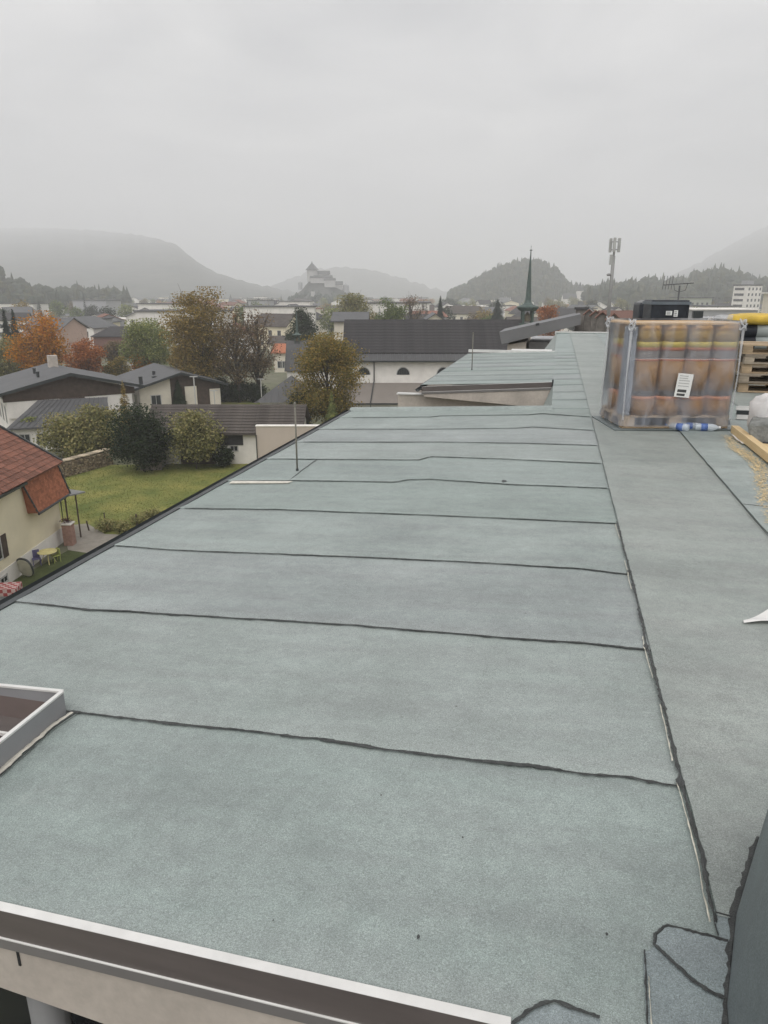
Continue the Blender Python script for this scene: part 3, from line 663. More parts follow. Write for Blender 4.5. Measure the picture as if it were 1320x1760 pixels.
# shrubs and hedges round the lawn
px_tree('larch_tree', 'small rusty young tree standing before the grey roofed houses', 204, 652, 790, 46, 'b1', 22, .10, 3900, 3.36, 'conifer', 'brown', b=68)
px_tree('willow_bush', 'large feathery grey-green bush behind the firewood stack', 108, 716, 800, 104, 'b2', 23, .0, 9100, 3.60, 'bush', 'olive', b=66, cat='bush')
px_tree('willow_bush', 'feathery olive bush between the grey-green bush and the dark hedge', 160, 700, 800, 74, 'b3', 24, .0, 7350, 3.60, 'bush', 'olive', b=67, cat='bush')
px_tree('yew_bush', 'dense dark green yew beside the small shed', 226, 698, 806, 96, 'b4', 25, .0, 12250, 3.24, 'bush', 'dark', b=60.6, cat='bush')
px_tree('hazel_bush', 'tall olive bush growing in front of the long barn', 322, 700, 806, 86, 'b5', 26, .04, 8750, 3.46, 'bush', 'olive', b=61.5, cat='bush')
px_tree('ivy_bush', 'small dark bush against the white barn wall', 372, 768, 803, 34, 'b6', 27, .0, 2450, 3.60, 'bush', 'dark', b=62.2, cat='bush')
px_tree('cypress_bush', 'slim dark evergreen at the corner of the cream house', 353, 668, 706, 16, 'b7', 28, .0, 1800, 4.00, 'conifer', 'dark', b=97, cat='bush')
px_tree('cypress_bush', 'tall dark evergreen against the cream house wall', 300, 652, 706, 22, 'b7', 28, .0, 1800, 4.00, 'conifer', 'dark', b=91, cat='bush')
px_tree('lilac_bush', 'dark leafy bush between the barn and the yellow-orange tree', 512, 668, 745, 40, 'b8', 29, .0, 4200, 3.02, 'bush', 'dark', b=74, cat='bush')
for i, (x_, t_, w_) in enumerate([(382, 652, 46), (412, 656, 50), (441, 660, 46)]):
    px_tree('hedge_shrub', ['left', 'middle', 'right'][i] + ' clipped shrub of the dark hedge behind the small green', x_, t_, 690, w_, 'b9', 30, .0, 5250, 2.59, 'bush', 'dark', group='hedge shrubs', cat='bush')
for i, (x_, t_, bs, w_) in enumerate([(60, 716, 770, 40), (30, 735, 775, 40)]):
    px_tree('garden_bush', ['low green bush in front of the annex with the ribbed roof', 'low light green bush above the red tiled roof'][i], x_, t_, bs, w_, 'b10', 31, .0, 3150, 3.24, 'bush', 'pale', cat='bush')
# low planting at the fence
for i, (x_, y_, w_) in enumerate([(185, 912, 34), (212, 914, 36), (240, 902, 34), (262, 893, 30)]):
    p = G(x_, y_); tree('fence_plant', ['leftmost', 'second', 'third', 'rightmost'][i] + ' of the low leafy plants along the lawn fence', p, .75, 1, 'b11', 33, .75, .0, 700, .16, 'bush', 'olive', 'plants along the lawn fence', cat='plant')
# ================================================================== buildings of the town
M_white = mat('white_render', (.80,.765,.72), .9, .08, .8, .15, 40)
M_cream = mat('cream_render', (.72,.665,.56), .9, .08, .8, .15, 40)
M_yellow = mat('pale_yellow_render', (.80,.72,.54), .9, .06, .6, .15, 40)
M_greyroof = mat('grey_sheet_roof', (.075,.074,.076), .6, .12, .6)
M_greyroof2 = mat('mid_grey_roof', (.105,.105,.109), .65, .1, .6)
M_darkroof = mat('dark_brown_tile_roof', (.036,.033,.035), .8, .3, 1.2, .5, 14, fine=.2)
M_barnroof = mat('brown_tile_roof', (.075,.063,.056), .85, .3, 1.0, .5, 14, fine=.25)
M_redtile = mat('dark_red_tile', (.185,.078,.052), .8, .3, 3, .2, fine=.2, orand=.3)
M_brick = mat('orange_red_tile', (.34,.125,.066), .85, .18, 4, .2, fine=.15, orand=.25)
M_wood = mat('dark_brown_boards', (.075,.053,.042), .8, .25, 2, .2)
M_glass = mat('window_glass', (.03,.035,.04), .12, .2, 3, spec=.7)
M_frame = mat('window_frame', (.5,.49,.47), .6, .05)
M_copper = mat('green_copper', (.075,.105,.095), .6, .25, 2.5, .15, 30)
M_cop2 = mat('dark_copper', (.06,.09,.075), .6, .25, 3)
def gable_roof(mb, x0, x1, y0, y1, ze, zr, ov=.4, th=.18, axis='x', hip=0):
    """gable (or hipped) roof as a thick shell in local axes; ridge along x or y"""
    if axis == 'y':
        t = MB(); gable_roof(t, y0, y1, -x1, -x0, ze, zr, ov, th, 'x', hip)
        mb.add([(-b, a, c) for a, b, c in t.v], t.f); return mb
    X0, X1, Y0, Y1 = x0 - ov, x1 + ov, y0 - ov, y1 + ov; ym = (y0 + y1)/2; s = (zr - ze)/(ym - y0); zE = ze - s*ov
    P = [(X0,Y0,zE), (X1,Y0,zE), (X1,Y1,zE), (X0,Y1,zE), (X0 + hip,ym,zr), (X1 - hip,ym,zr)]
    Q = [(a, b, c + th) for a, b, c in P]
    mb.add(P + Q, [(0,1,5,4), (2,3,4,5), (6,10,11,7), (8,11,10,9), (0,6,7,1), (2,8,9,3)] + ([(0,4,10,6), (4,3,9,10), (1,7,11,5), (5,11,8,2)] if not hip else [(6,9,10), (7,11,8), (0,3,9,6), (1,7,8,2), (0,4,3), (1,2,5)]))
    return mb
def gable_walls(mb, x0, x1, y0, y1, ze, zr, axis='x'):
    mb.box(x0, x1, y0, y1, -.3, ze)
    if axis == 'x':
        ym = (y0 + y1)/2
        for x in (x0, x1): mb.add([(x,y0,ze), (x,y1,ze), (x,ym,zr)], [(0,1,2)])
    else:
        xm = (x0 + x1)/2
        for y in (y0, y1): mb.add([(x0,y,ze), (x1,y,ze), (xm,y,zr)], [(0,1,2)])
    return mb
WIN = {}
def window(par, x, y, z, w_, h, face='-y', shutters=None, frame=True):
    """window let into a wall: frame and pane, sitting 2 cm proud of the wall"""
    rot = {'-y': 0, 'x': math.pi/2, 'y': math.pi, '-x': -math.pi/2}[face]
    k = (round(w_, 2), round(h, 2))
    if k not in WIN:
        f = MB(); t = min(.09, w_*.12)
        f.box(-w_/2, w_/2, -.04, .02, -h/2, -h/2 + t).box(-w_/2, w_/2, -.04, .02, h/2 - t, h/2).box(-w_/2, -w_/2 + t, -.039, .02, -h/2, h/2).box(w_/2 - t, w_/2, -.039, .02, -h/2, h/2).box(-t*.3, t*.3, -.03, .02, -h/2, h/2)
        WIN[k] = (f.mesh('window', M_frame), MB().box(-w_/2 + .01, w_/2 - .01, -.015, .03, -h/2 + .01, h/2 - .01).mesh('pane', M_glass))
    o = inst('window', WIN[k][0], par, (x, y, z), (0, 0, rot)); inst('pane', WIN[k][1], o)
    if shutters:
        for s in (-1, 1): MB().box(s*w_*.76 - w_*.24, s*w_*.76 + w_*.24, -.07, -.012, -h/2, h/2).build('shutter', shutters, o)
    return o
def house(name, label, p, rz, wx, dy, ze, zr, axis='x', wall=None, roof=None, hip=0, ov=.5, wins=(), group=None, flat=False, cat='house', z0=0.0):
    t = thing(name, label, cat, (p[0], p[1], z0), rz, group); x0, x1, y0, y1 = -wx/2, wx/2, 0, dy
    if flat:
        MB().box(x0, x1, y0, y1, -.3, ze).build('wall', wall or M_white, t)
        MB().box(x0 - ov, x1 + ov, y0 - ov, y1 + ov, ze + .002, ze + .35).build('roof', roof or M_greyroof, t)
    else:
        (gable_walls(MB(), x0, x1, y0, y1, ze, zr, axis) if not hip else MB().box(x0, x1, y0, y1, -.3, ze)).build('wall', wall or M_white, t)
        gable_roof(MB(), x0, x1, y0, y1, ze + .01, zr + .01, ov, .18, axis, hip).build('roof', roof or M_greyroof, t)
    for w_ in wins: window(t, *w_)
    return t
def rows(wx, n, zs, w_=1.0, h=1.3, y=0, face='-y', m=.8):
    return [(-wx/2 + m + (wx - 2*m)*(i + .5)/n, y - .001, z, w_, h, face) for z in zs for i in range(n)]

# ---------------- pale yellow house with red tiles at the left edge (axes: x towards the roof building)
t = thing('yellow_house', 'pale yellow house with dark red tiled roof at the left edge', 'house', (-20.2, 0, 0), R_(0))
Y0, Y1, ZE = 27.0, 42.3, 5.15
MB().box(-9.5, 0, Y0, Y1, -.3, ZE).build('wall', M_yellow, t)
for y in (Y0 + .001, Y1 - .001): MB().add([(-9.5, y, ZE), (0, y, ZE), (-4.75, y, ZE + 2.85)], [(0,1,2)]).build('gable', M_yellow, t)
MB().box(.0, .035, Y0, Y1 - .02, -.3, .95).build('plinth', M_white, t)
rf = gable_roof(MB(), -9.5, 0, Y0, Y1, ZE, ZE + 2.85, .35, .12, 'y').build('roof', M_redtile, t)
# tiles of the upper slope: courses of pantiles
sl = math.atan(2.85/4.75); tl = .36; tw = .30
tm = MB(); n = 5
tm.add([(0, j*tw/n - tw/2, .02 + .022*math.sin(math.pi*j/n)) for j in range(n + 1)] + [(tl*1.12, j*tw/n - tw/2, .046 + .022*math.sin(math.pi*j/n)) for j in range(n + 1)] + [(tl*1.12, j*tw/n - tw/2, .0) for j in range(n + 1)],
       [(j, j+1, n+2+j, n+1+j) for j in range(n)] + [(n+1+j, n+2+j, 2*n+3+j, 2*n+2+j) for j in range(n)])
tme = tm.mesh('roof_tile', M_redtile)
slope_len = math.hypot(5.1, 5.1*.6); rr = random.Random(2); cnt = 0
ycs = [Y1 + .25 - i*tw for i in range(int((Y1 + .25 - 35.2)/tw))]
for c in range(int(slope_len/tl)):
    d = (c + .9)*tl; x = .35 - d*math.cos(sl); z = ZE - .35*.6 + .13 + d*math.sin(sl)
    if x < -3.4: break
    for y in ycs:
        if cnt >= 300: break
        cnt += 1
        inst('roof_tile', tme, rf, (x, y + rr.uniform(-.01, .01), z + rr.uniform(-.004, .004)), (0, sl + rr.uniform(-.015, .015), 0))
MB().box(.36, .46, Y0, 38.05, ZE - .29, ZE - .16).build('gutter', M_gut, t)
MB().box(-.0, .36, Y1 + .34, Y1 + .42, 0, .01).build('verge', M_gut, t) if False else None
MB().add([(.40, Y1 + .30, ZE - .12), (.40, Y1 + .42, ZE - .12), (-4.75, Y1 + .42, ZE + 3.05), (-4.75, Y1 + .30, ZE + 3.05), (.40, Y1 + .30, ZE + .05), (.40, Y1 + .42, ZE + .05), (-4.75, Y1 + .42, ZE + 3.2), (-4.75, Y1 + .30, ZE + 3.2)], [(0,1,2,3), (4,7,6,5), (0,4,5,1), (0,3,7,4), (1,5,6,2)]).build('verge_board', M_gut, t)
# steep tiled apron on the side wall
AY0, AY1, AZ0, AZ1 = 38.1, 42.55, 3.05, 5.0
ap = MB().add([(.05,AY0,AZ1), (.05,AY1,AZ1), (.62,AY1,AZ0), (.62,AY0 + .3,AZ0), (-.02,AY0,AZ1), (-.02,AY1,AZ1), (-.02,AY1,AZ0), (-.02,AY0 + .3,AZ0)], [(0,3,2,1), (0,4,7,3), (1,2,6,5), (3,7,6,2)]).build('tiled_apron', M_brick, t)
an = math.atan2(AZ1 - AZ0, .57); L0 = math.hypot(.57, AZ1 - AZ0); am = MB().box(0, .150, -.09, .09, -.028, .0).mesh('apron_tile', M_brick)
for c in range(14):
    d = c*L0/14
    for k in range(23):
        y = AY0 + .28 + k*.188 + (.094 if c % 2 else 0) - (.25*c/14)
        if y > AY1 - .08: continue
        inst('apron_tile', am, ap, (.635 - d*math.cos(an), y, AZ0 + d*math.sin(an)), (0, -(math.pi - an) + .06 + rr.uniform(-.03, .03), 0)) if c*23 + k < 300 else None
MB().tube([(.66, AY0 + .26, AZ0 - .02), (.66, AY1 + .05, AZ0 - .02)], .075, 8).build('apron_gutter', M_gut, t)
MB().tube([(.06, AY0 - .03, AZ1 + .05), (.66, AY0 + .26, AZ0 - .02)], .055, 6).build('apron_edge', M_gut, t)
MB().tube([(.08, AY1 + .03, AZ1 + .05), (.66, AY1 + .05, AZ0 - .02)], .055, 6).build('apron_edge', M_gut, t)
MB().tube([(.12, AY0 - .05, AZ1 + .07), (.10, AY1 + .05, AZ1 + .07)], .06, 6).build('apron_edge', M_gut, t)
MB().tube([(.62, AY1 - .1, AZ0 - .05), (.12, AY1 - .25, AZ0 - .35), (.10, AY1 - .25, .3)], .05, 8).build('downpipe', M_gut, t)
wv = window(t, .001, 34.75, 2.15, 1.0, 1.25, 'x', M_wood)
window(t, .036, 31.2, .55, .9, .5, 'x'); window(t, .036, 34.9, .45, .8, .45, 'x')
# porch at the far corner
MB().poly([(-.6, Y1, 3.25), (.8, Y1 - .1, 3.05), (1.25, Y1 + 1.1, 2.95), (-.6, Y1 + 1.4, 3.15)], .08).build('porch_roof', mat('porch_sheet', (.22,.22,.22), .5), t)
for a, b_ in ((.75, Y1 + .75), (.3, Y1 + .25)): MB().tube([(a, b_, 0), (a, b_, 3.0)], .05, 8).build('porch_post', M_wood, t)
pl = thing('brick_planter', 'pinkish brick planter with dark flowers by the corner of the yellow house', 'planter', (G(121, 936).x, G(121, 936).y, 0))
MB().box(-.28, .28, -.28, .28, 0, 1.35).build('pillar', mat('pink_brick', (.33,.20,.16), .9, .2, 6, .3), pl, bevel=.02)
MB().box(-.33, .33, -.33, .33, 1.352, 1.45).build('cap', M_white, pl, bevel=.02)
fl = MB(); rr = random.Random(5)
for _ in range(160):
    c = Vector((rr.gauss(0, .16), rr.gauss(0, .16), 1.5 + abs(rr.gauss(0, .11)))); a = rr.uniform(0, 6); s = .08
    fl.add([c, c + Vector((s*math.cos(a), s*math.sin(a), s*.6)), c + Vector((s*math.cos(a + 1.3), s*math.sin(a + 1.3), s*.2))], [(0,1,2)])
fl.build('flowers', leafmat('flowers', [(.03,.05,.02), (.10,.03,.04), (.18,.06,.07)]), pl)
# terrace clutter beside the yellow house
g = G(84, 968); tb = thing('garden_table', 'round pale yellow garden table beside the yellow house', 'table', (g.x, g.y, 0))
MB().lathe([(.52,.70), (.54,.72), (.52,.745)], n=24).build('table_top', mat('yellow_plastic', (.62,.55,.25), .5), tb)
for i in range(4):
    a = i*1.57 + .5; MB().tube([(.15*math.cos(a), .15*math.sin(a), .70), (.40*math.cos(a), .40*math.sin(a), 0)], .025, 6).build('leg', MATS['yellow_plastic'], tb)
g = G(70, 972); ch = thing('garden_chair', 'purple-blue garden chair beside the yellow table', 'chair', (g.x - .2, g.y, 0), .6)
M_pur = mat('purple_plastic', (.13,.12,.24), .5)
MB().box(-.23, .23, -.22, .22, .41, .45).build('seat', M_pur, ch, bevel=.015); MB().box(-.23, .23, .18, .23, .452, .9).build('backrest', M_pur, ch, bevel=.02)
for a in (-.2, .2):
    for b_ in (-.19, .19): MB().tube([(a, b_, 0), (a, b_, .42)], .02, 6).build('leg', M_pur, ch)
g = G(97, 966); ch2 = thing('garden_chair', 'lime green garden chair right of the yellow table', 'chair', (g.x, g.y, 0), -.7)
M_lim = mat('lime_plastic', (.38,.42,.12), .5)
MB().box(-.22, .22, -.21, .21, .40, .44).build('seat', M_lim, ch2, bevel=.015); MB().box(-.22, .22, .17, .21, .442, .82).build('backrest', M_lim, ch2, bevel=.02)
for a in (-.19, .19):
    for b_ in (-.18, .18): MB().tube([(a, b_, 0), (a, b_, .41)], .02, 6).build('leg', M_lim, ch2)
g = G(46, 992); tr_ = thing('upended_table', 'upended beige oval tabletop with dark rim leaning by the yellow house', 'table', (g.x, g.y, .0), -.35)
rot = Matrix.Rotation(R_(-78), 4, 'X')
def ell(rx, ry, z0, z1):
    k = 28; v = [rot @ Vector((rx*math.copysign(abs(math.cos(a))**.75, math.cos(a)), ry*math.copysign(abs(math.sin(a))**.75, math.sin(a)), z)) + Vector((0, 0, ry + .05)) for z in (z0, z1) for a in [2*math.pi*i/k for i in range(k)]]
    return MB().add(v, [tuple(range(k-1, -1, -1)), tuple(range(k, 2*k))] + [(i, (i+1) % k, k + (i+1) % k, k + i) for i in range(k)])
ell(.52, .56, -.04, .04).build('rim', M_gut, tr_); ell(.47, .51, -.06, .052).build('table_top', mat('beige_laminate', (.50,.48,.38), .5), tr_)
g = G(14, 1032); bx = thing('cushion_box', 'box under a red and white chequered cover at the lower left', 'box', (g.x, g.y, 0), .15)
m_, n_c, l_c, b_c = principled('red_check'); ck = n_c.new('ShaderNodeTexChecker'); ck.inputs['Scale'].default_value = 5
ck.inputs[1].default_value = (.36,.07,.07,1); ck.inputs[2].default_value = (.55,.42,.40,1); tcx = n_c.new('ShaderNodeTexCoord'); l_c.new(tcx.outputs['Object'], ck.inputs[0]); l_c.new(ck.outputs[0], b_c.inputs['Base Color']); b_c.inputs['Roughness'].default_value = .9
MB().box(-.62, .62, -.45, .45, 0, .78).build('body', mat('grey_plastic', (.28,.28,.29), .5), bx, bevel=.03)
MB().box(-.64, .64, -.47, .47, .40, .83).build('cover', m_, bx, bevel=.05)
# firewood stack along the lawn
a, b_ = G(100, 822), G(190, 797); d = (b_ - a); ln = d.length
wt_ = thing('firewood_stack', 'long low stack of split firewood along the left side of the lawn', 'woodpile', (a.x, a.y, 0), math.atan2(d.y, d.x))
M_log = [mat('split_log_%d' % i, c, .9, .35, 12, orand=.35) for i, c in enumerate([(.30,.235,.16), (.20,.155,.11), (.40,.33,.24)])]
lm_ = [MB().tube([(0, -.42, 0), (0, .42, 0)], .085, 5).mesh('log', m_) for m_ in M_log]; rr = random.Random(9)
cnt = 0
for lay in range(8):
    k = 0; x = rr.uniform(0, .1)
    while x < ln and cnt < 300:
        inst('log', lm_[rr.choice((0,0,1,1,2))], wt_, (x, rr.uniform(-.05, .05), .09 + lay*.155 + rr.uniform(-.02, .02)), (0, rr.uniform(0, 3), rr.uniform(-.06, .06)), (rr.uniform(.85, 1.2), 1, rr.uniform(.85, 1.2)))
        x += ln/36; cnt += 1
for i in range(7): MB().box(i*ln/7, (i + .93)*ln/7, -.4, .42, 1.33 + rr.uniform(0, .06), 1.37 + rr.uniform(.04, .08), rot=rr.uniform(-.08, .08)).build('cover_board', M_log[2], wt_)
# fence posts on the lawn edge
for i, (x_, y0_, y1_) in enumerate([(153,912,896), (183,908,882), (236,906,884), (255,892,884)]):
    g = G(x_, y0_); top = At(x_, y1_, g.y).z; fp = thing('fence_post', ['short thick dark post at the left end of the lawn fence', 'tall thin leaning post of the lawn fence', 'dark post among the plants of the lawn fence', 'short post nearest the roof edge on the lawn fence'][i], 'fence post', (g.x, g.y, 0))
    MB().tube([(0,0,0), (.04*i - .08, 0, top)], .05 if i != 1 else .035, 7).build('post', M_wood, fp); MB().lathe([(.055, top - .02), (.06, top + .01), (.01, top + .05)], (.04*i - .08, 0, 0), 7).build('cap', M_bark, fp)
# ---------------- grey roofed houses in the middle distance
ap_ = At(120, 641, 78)
hA = thing('gabled_house', 'white house with brown gable and wide grey roof at the left', 'house', (ap_.x, ap_.y, 0), R_(34))
W2, DP = 7.4, 13.5
gable_walls(MB(), -W2 + .9, W2 - .9, 0.8, DP, 3.9, 5.2, 'y').build('wall', M_white, hA)
MB().add([(-W2 + .6, .5, 3.95), (W2 - .6, .5, 3.95), (W2 - .6, .5, 4.65), (0, .5, 6.35), (-W2 + .6, .5, 4.65)], [(0,1,2,3,4)]).build('gable_panel', M_wood, hA)
MB().box(-1.3, 1.3, .45, .548, 2.6, 3.94).build('brown_panel', M_wood, hA)
MB().box(-W2 + .95, W2 - .95, .55, .79, 2.2, 3.94).build('white_band', M_white, hA)
rfA = gable_roof(MB(), -W2, W2, 0, DP, 4.65, 6.45, .3, .2, 'y').build('roof', M_greyroof2, hA)
for sx_ in (-1, 1): MB().add([(sx_*(W2 + .35), -.34, 4.55), (sx_*(W2 + .35), -.34, 4.85), (0, -.34, 6.72), (0, -.34, 6.36)], [(0,1,2,3)]).build('barge_board', M_gut, rfA)
for q in ((-2.6, 4, 6.05), (-2.4, 7.5, 6.1)): MB().lathe([(.16,0), (.16,.5), (.22,.52), (.22,.6)], q, 8).build('roof_vent', M_gut, rfA)
MB().box(-.5, .5, 9, 10, 6.0, 7.9).build('chimney', M_conc, rfA)
for q in ((-6.0, 2.2), (-4.3, 2.2), (-6.0, .9)): pass
for y_ in (2.5, 5.0, 7.5, 10): window(hA, -W2 + .899, y_, 2.4, 1.0, 1.9, '-x')
window(hA, -4.6, .799, 1.5, 1.4, 1.2); 
# annex with ribbed roof
hx = thing('annex_building', 'low annex with ribbed dark metal roof in front of the brown gable', 'house', (At(100, 720, 71).x, 69.5, 0), R_(20))
MB().box(-3.6, 5.0, .3, 6.0, -.2, 2.35).build('wall', M_white, hx)
ra = MB().poly([(-4.1, -.2, 2.4), (5.5, -.2, 2.4), (5.2, 6.2, 4.2), (-1.6, 6.2, 4.2)], .15).build('roof', M_greyroof, hx)
for i in range(15):
    x = -3.6 + i*.62; x1_ = x*.72 + 1.6; MB().tube([(x, -.18, 2.43), (x1_, 6.1, 4.23)], .035, 4).build('standing_seam', M_greyroof2, ra)
for i in range(3): window(hx, -2.6 + i*1.5, .299, 1.1, 1.0, 1.3)
ap_ = At(310, 641, 91)
hB = thing('cream_house', 'cream gabled house with grey roof, dark timber and climbing ivy in the middle distance', 'house', (ap_.x, ap_.y, 0), R_(30))
W2, DP = 5.6, 14
gable_walls(MB(), -W2 + .5, W2 - .5, .5, DP, 3.5, 5.1, 'y').build('wall', M_wood, hB)
MB().add([(-W2 + .45, .44, -.2), (-1.3, .44, -.2), (-1.3, .44, 4.9), (-W2 + .45, .44, 3.6), (-W2 + .45, .499, -.2), (-1.3, .499, -.2), (-1.3, .499, 4.9), (-W2 + .45, .499, 3.6)], [(0,1,2,3), (0,4,5,1), (1,5,6,2), (0,3,7,4)]).build('cream_panel', M_cream, hB)
MB().box(.5, 2.0, .38, .498, -.2, 3.5).build('cream_panel', M_cream, hB); MB().box(3.7, 5.1, .38, .498, -.2, 3.0).build('cream_panel', M_cream, hB)
MB().box(-W2 + .44, -W2 + .499, .6, DP - .2, -.2, 3.45).build('side_wall', M_white, hB)
rfB = gable_roof(MB(), -W2, W2, 0, DP, 3.55, 5.2, .35, .2, 'y').build('roof', M_greyroof2, hB)
for sx_ in (-1, 1): MB().add([(sx_*(W2 + .35), -.37, 3.40), (sx_*(W2 + .35), -.37, 3.68), (0, -.37, 5.42), (0, -.37, 5.12)], [(0,1,2,3)]).build('barge_board', M_gut, rfB)
MB().box(-4.9, -4.5, 1.0, 1.4, 3.8, 5.0).build('chimney', M_gut, rfB); MB().lathe([(.2,0), (.2,.5)], (-2.2,5,4.7), 8).build('roof_vent', M_gut, rfB); MB().box(-2.9, -2.3, 2.6, 3.3, 4.5, 4.72).build('roof_window', M_glass, rfB)
window(hB, -3.2, .439, 2.0, 1.3, 1.4)
for k in range(2): window(hB, -W2 + .439, 3 + 4*k, 2.0, 1.6, 1.2, '-x')
for px_, py0, py1, b0_ in ((369, 699, 672, 90), (450, 690, 652, 100), (336, 702, 648, 84)):
    q = At(px_, 690, b0_); lp = thing('lamp_post', {369: 'pale post with a crossbar on the small green', 450: 'slim white post beside the grey pyramid roof', 336: 'pale post in front of the cream wing'}[px_], 'post', (q.x, q.y, 0))
    zt = At(px_, py1, b0_).z; MB().tube([(0,0,0), (0,0,zt)], .07, 7).build('pole', M_frame, lp); MB().box(-.45, .45, -.06, .06, zt, zt + .1).build('head', M_frame, lp)
# ---------------- long barn, shed, blank wall
q0, q1 = At(262, 790, 64), At(516, 790, 64); bw = q1.x - q0.x
bn = thing('long_barn', 'long low barn with brown tiled roof behind the lawn', 'barn', ((q0.x + q1.x)/2, 63.5, 0), 0)
gable_walls(MB(), -bw/2, bw/2, 0, 6.5, 3.0, 4.9, 'x').build('wall', M_white, bn)
rb = gable_roof(MB(), -bw/2, bw/2, 0, 6.5, 3.0, 4.85, .45, .12, 'x').build('roof', M_barnroof, bn)
cm = MB().box(0, bw + .8, 0, .38, 0, .05).mesh('tile_course', M_barnroof)
for i in range(10): inst('tile_course', cm, rb, (-bw/2 - .4, -.44 + i*.365, 2.885 + i*.365*.569), (math.atan(.569) - .06, 0, 0))
xa = At(368, 750, 63.4).x - bn.location.x; xb = At(417, 750, 63.4).x - bn.location.x
MB().box(xa, xb, -.06, -.004, 1.75, 2.85).build('dark_opening', M_dark, bn)
window(bn, At(402, 772, 63.4).x - bn.location.x, -.001, 1.45, .8, .6)
MB().box(xa - 3.2, xa, -.05, -.003, .0, 2.6).build('board_cladding', M_wood, bn)
q = G(262, 796); sh = thing('garden_shed', 'small weathered shed with gabled roof at the left end of the barn', 'shed', (At(262, 790, 62).x, 61.9, 0), R_(8))
gable_walls(MB(), -.95, .95, 0, 3, 2.0, 3.0, 'y').build('wall', mat('weathered_boards', (.24,.22,.20), .9, .3, 3, stretch=(6,6,.6)), sh)
gable_roof(MB(), -.95, .95, 0, 3, 2.0, 3.0, .35, .1, 'y').build('roof', M_darkroof, sh)
MB().box(-.12, .2, -.03, -.002, .5, 2.3).build('red_post', mat('faded_red', (.22,.14,.12), .9), sh)
MB().box(-.9, .9, -.9, -.4, 0, .7).build('low_wall', mat('pinkish_stone', (.22,.19,.17), .9, .2, 3), sh)
xa, xb = At(441, 760, 60).x, At(570, 760, 60).x
bwall = thing('blank_wall', 'blank pinkish-beige wall with rounded coping between barn and roof edge', 'wall', (xa, 60, 0))
MB().box(0, xb - xa, 0, .4, -.2, 4.05).build('wall', mat('pinkish_render', (.50,.43,.38), .9, .06, .4, .1), bwall)
MB().box(-.05, xb - xa + .05, -.05, .45, 4.052, 4.2).build('coping', M_white, bwall, bevel=.08)
dr = MB().tube([(0, -.08, 0), (0, -.08, 3.4)], .05, 6).build('downpipe', M_gut, bwall)
# ---------------- church
CB = 92.0; cx0, cx1 = At(596, 640, CB).x, At(905, 640, CB).x; cw = cx1 - cx0
ch_ = thing('church', 'long white church with dark roof, arched windows and slender green spire', 'church', (cx0, CB, 0))
ze = At(660, 620, CB).z; zr_ = At(660, 551, CB + 6).z; z1 = At(660, 658, CB).z; z2 = At(660, 692, CB - 3.5).z
MB().box(0, cw, 0, 12, -.2, ze).build('wall', M_white, ch_)
for x in (.0, cw): MB().add([(x, 0, ze), (x, 12, ze), (x, 6, zr_ - .1)], [(0,1,2)]).build('gable', M_white, ch_)
cr_ = gable_roof(MB(), -.5, cw + .3, .9, 11.1, ze + .75, zr_, 0, .15, 'x').build('roof', M_darkroof, ch_)
m_course = MB().box(0, cw + .9, 0, .58, 0, .045).mesh('tile_course', M_darkroof); sc_ = math.atan((zr_ - ze - .75)/5.1); ns = int(math.hypot(5.1, zr_ - ze - .75)/.55)
for i in range(ns): inst('tile_course', m_course, cr_, (-.55, .9 + i*.55*math.cos(sc_), ze + .90 + i*.55*math.sin(sc_)), (sc_ - .05, 0, 0))
MB().poly([(-.7, -.75, ze + .02), (cw + .4, -.75, ze + .02), (cw + .4, .95, ze + .80), (-.7, .95, ze + .80)], .14).build('eave_sheet', M_greyroof, ch_)
for i in range(int(cw/.55)): MB().tube([(-.5 + i*.55, -.74, ze + .05), (-.5 + i*.55, .94, ze + .83)], .03, 4).build('standing_seam', M_greyroof2, cr_) if i < 60 else None
MB().box(-.7, cw + .4, -.83, -.752, ze - .08, ze + .08).build('gutter', M_gut, ch_)
for px_ in (625, 693, 762, 831):
    x = At(px_, 636, CB).x - cx0; zc = At(px_, 644, CB).z; r_ = .80; k = 12
    for rr_, nm, m_, dd in ((r_ + .1, 'arched_window', M_frame, .03), (r_, 'pane', M_glass, .05)):
        pts = [(x + rr_*math.cos(math.pi*i/k), -dd, zc + rr_*1.12*math.sin(math.pi*i/k)) for i in range(k + 1)]
        o = MB().poly(pts, dd - .001, (0, 1, 0)).build(nm, m_, ch_ if nm == 'arched_window' else wo_)
        if nm == 'arched_window': wo_ = o
    for i in (-2, -1, 0, 1, 2): MB().box(x + i*.22 - .018, x + i*.22 + .018, -.068, -.052, zc + .01, zc + .70*(1 - (i*.22/.8)**2)).build('glazing_bar', M_gut, wo_)
# side aisle with lean-to roof
MB().box(-.5, cw, -3.3, -.02, -.2, z2 - .1).build('aisle_wall', M_white, ch_)
MB().poly([(-.9, -3.8, z2 - .05), (cw, -3.8, z2 - .05), (cw, -.05, z1), (-.9, -.05, z1)], .14).build('aisle_roof', mat('taupe_sheet_roof', (.20,.175,.155), .6, .08, .5), ch_)
MB().box(-.9, cw, -3.9, -3.802, z2 - .2, z2 - .02).build('aisle_gutter', M_gut, ch_)
x = At(643, 640, CB).x - cx0
MB().tube([(x, -.12, ze - .05), (x, -.12, z1 + .1), (x - .05, -.3, z1 + .12), (x - .4, -3.7, z2 + .12), (x - .4, -3.95, z2 - .6), (x - .4, -3.6, 0)], .075, 7).build('downpipe', M_gut, ch_)
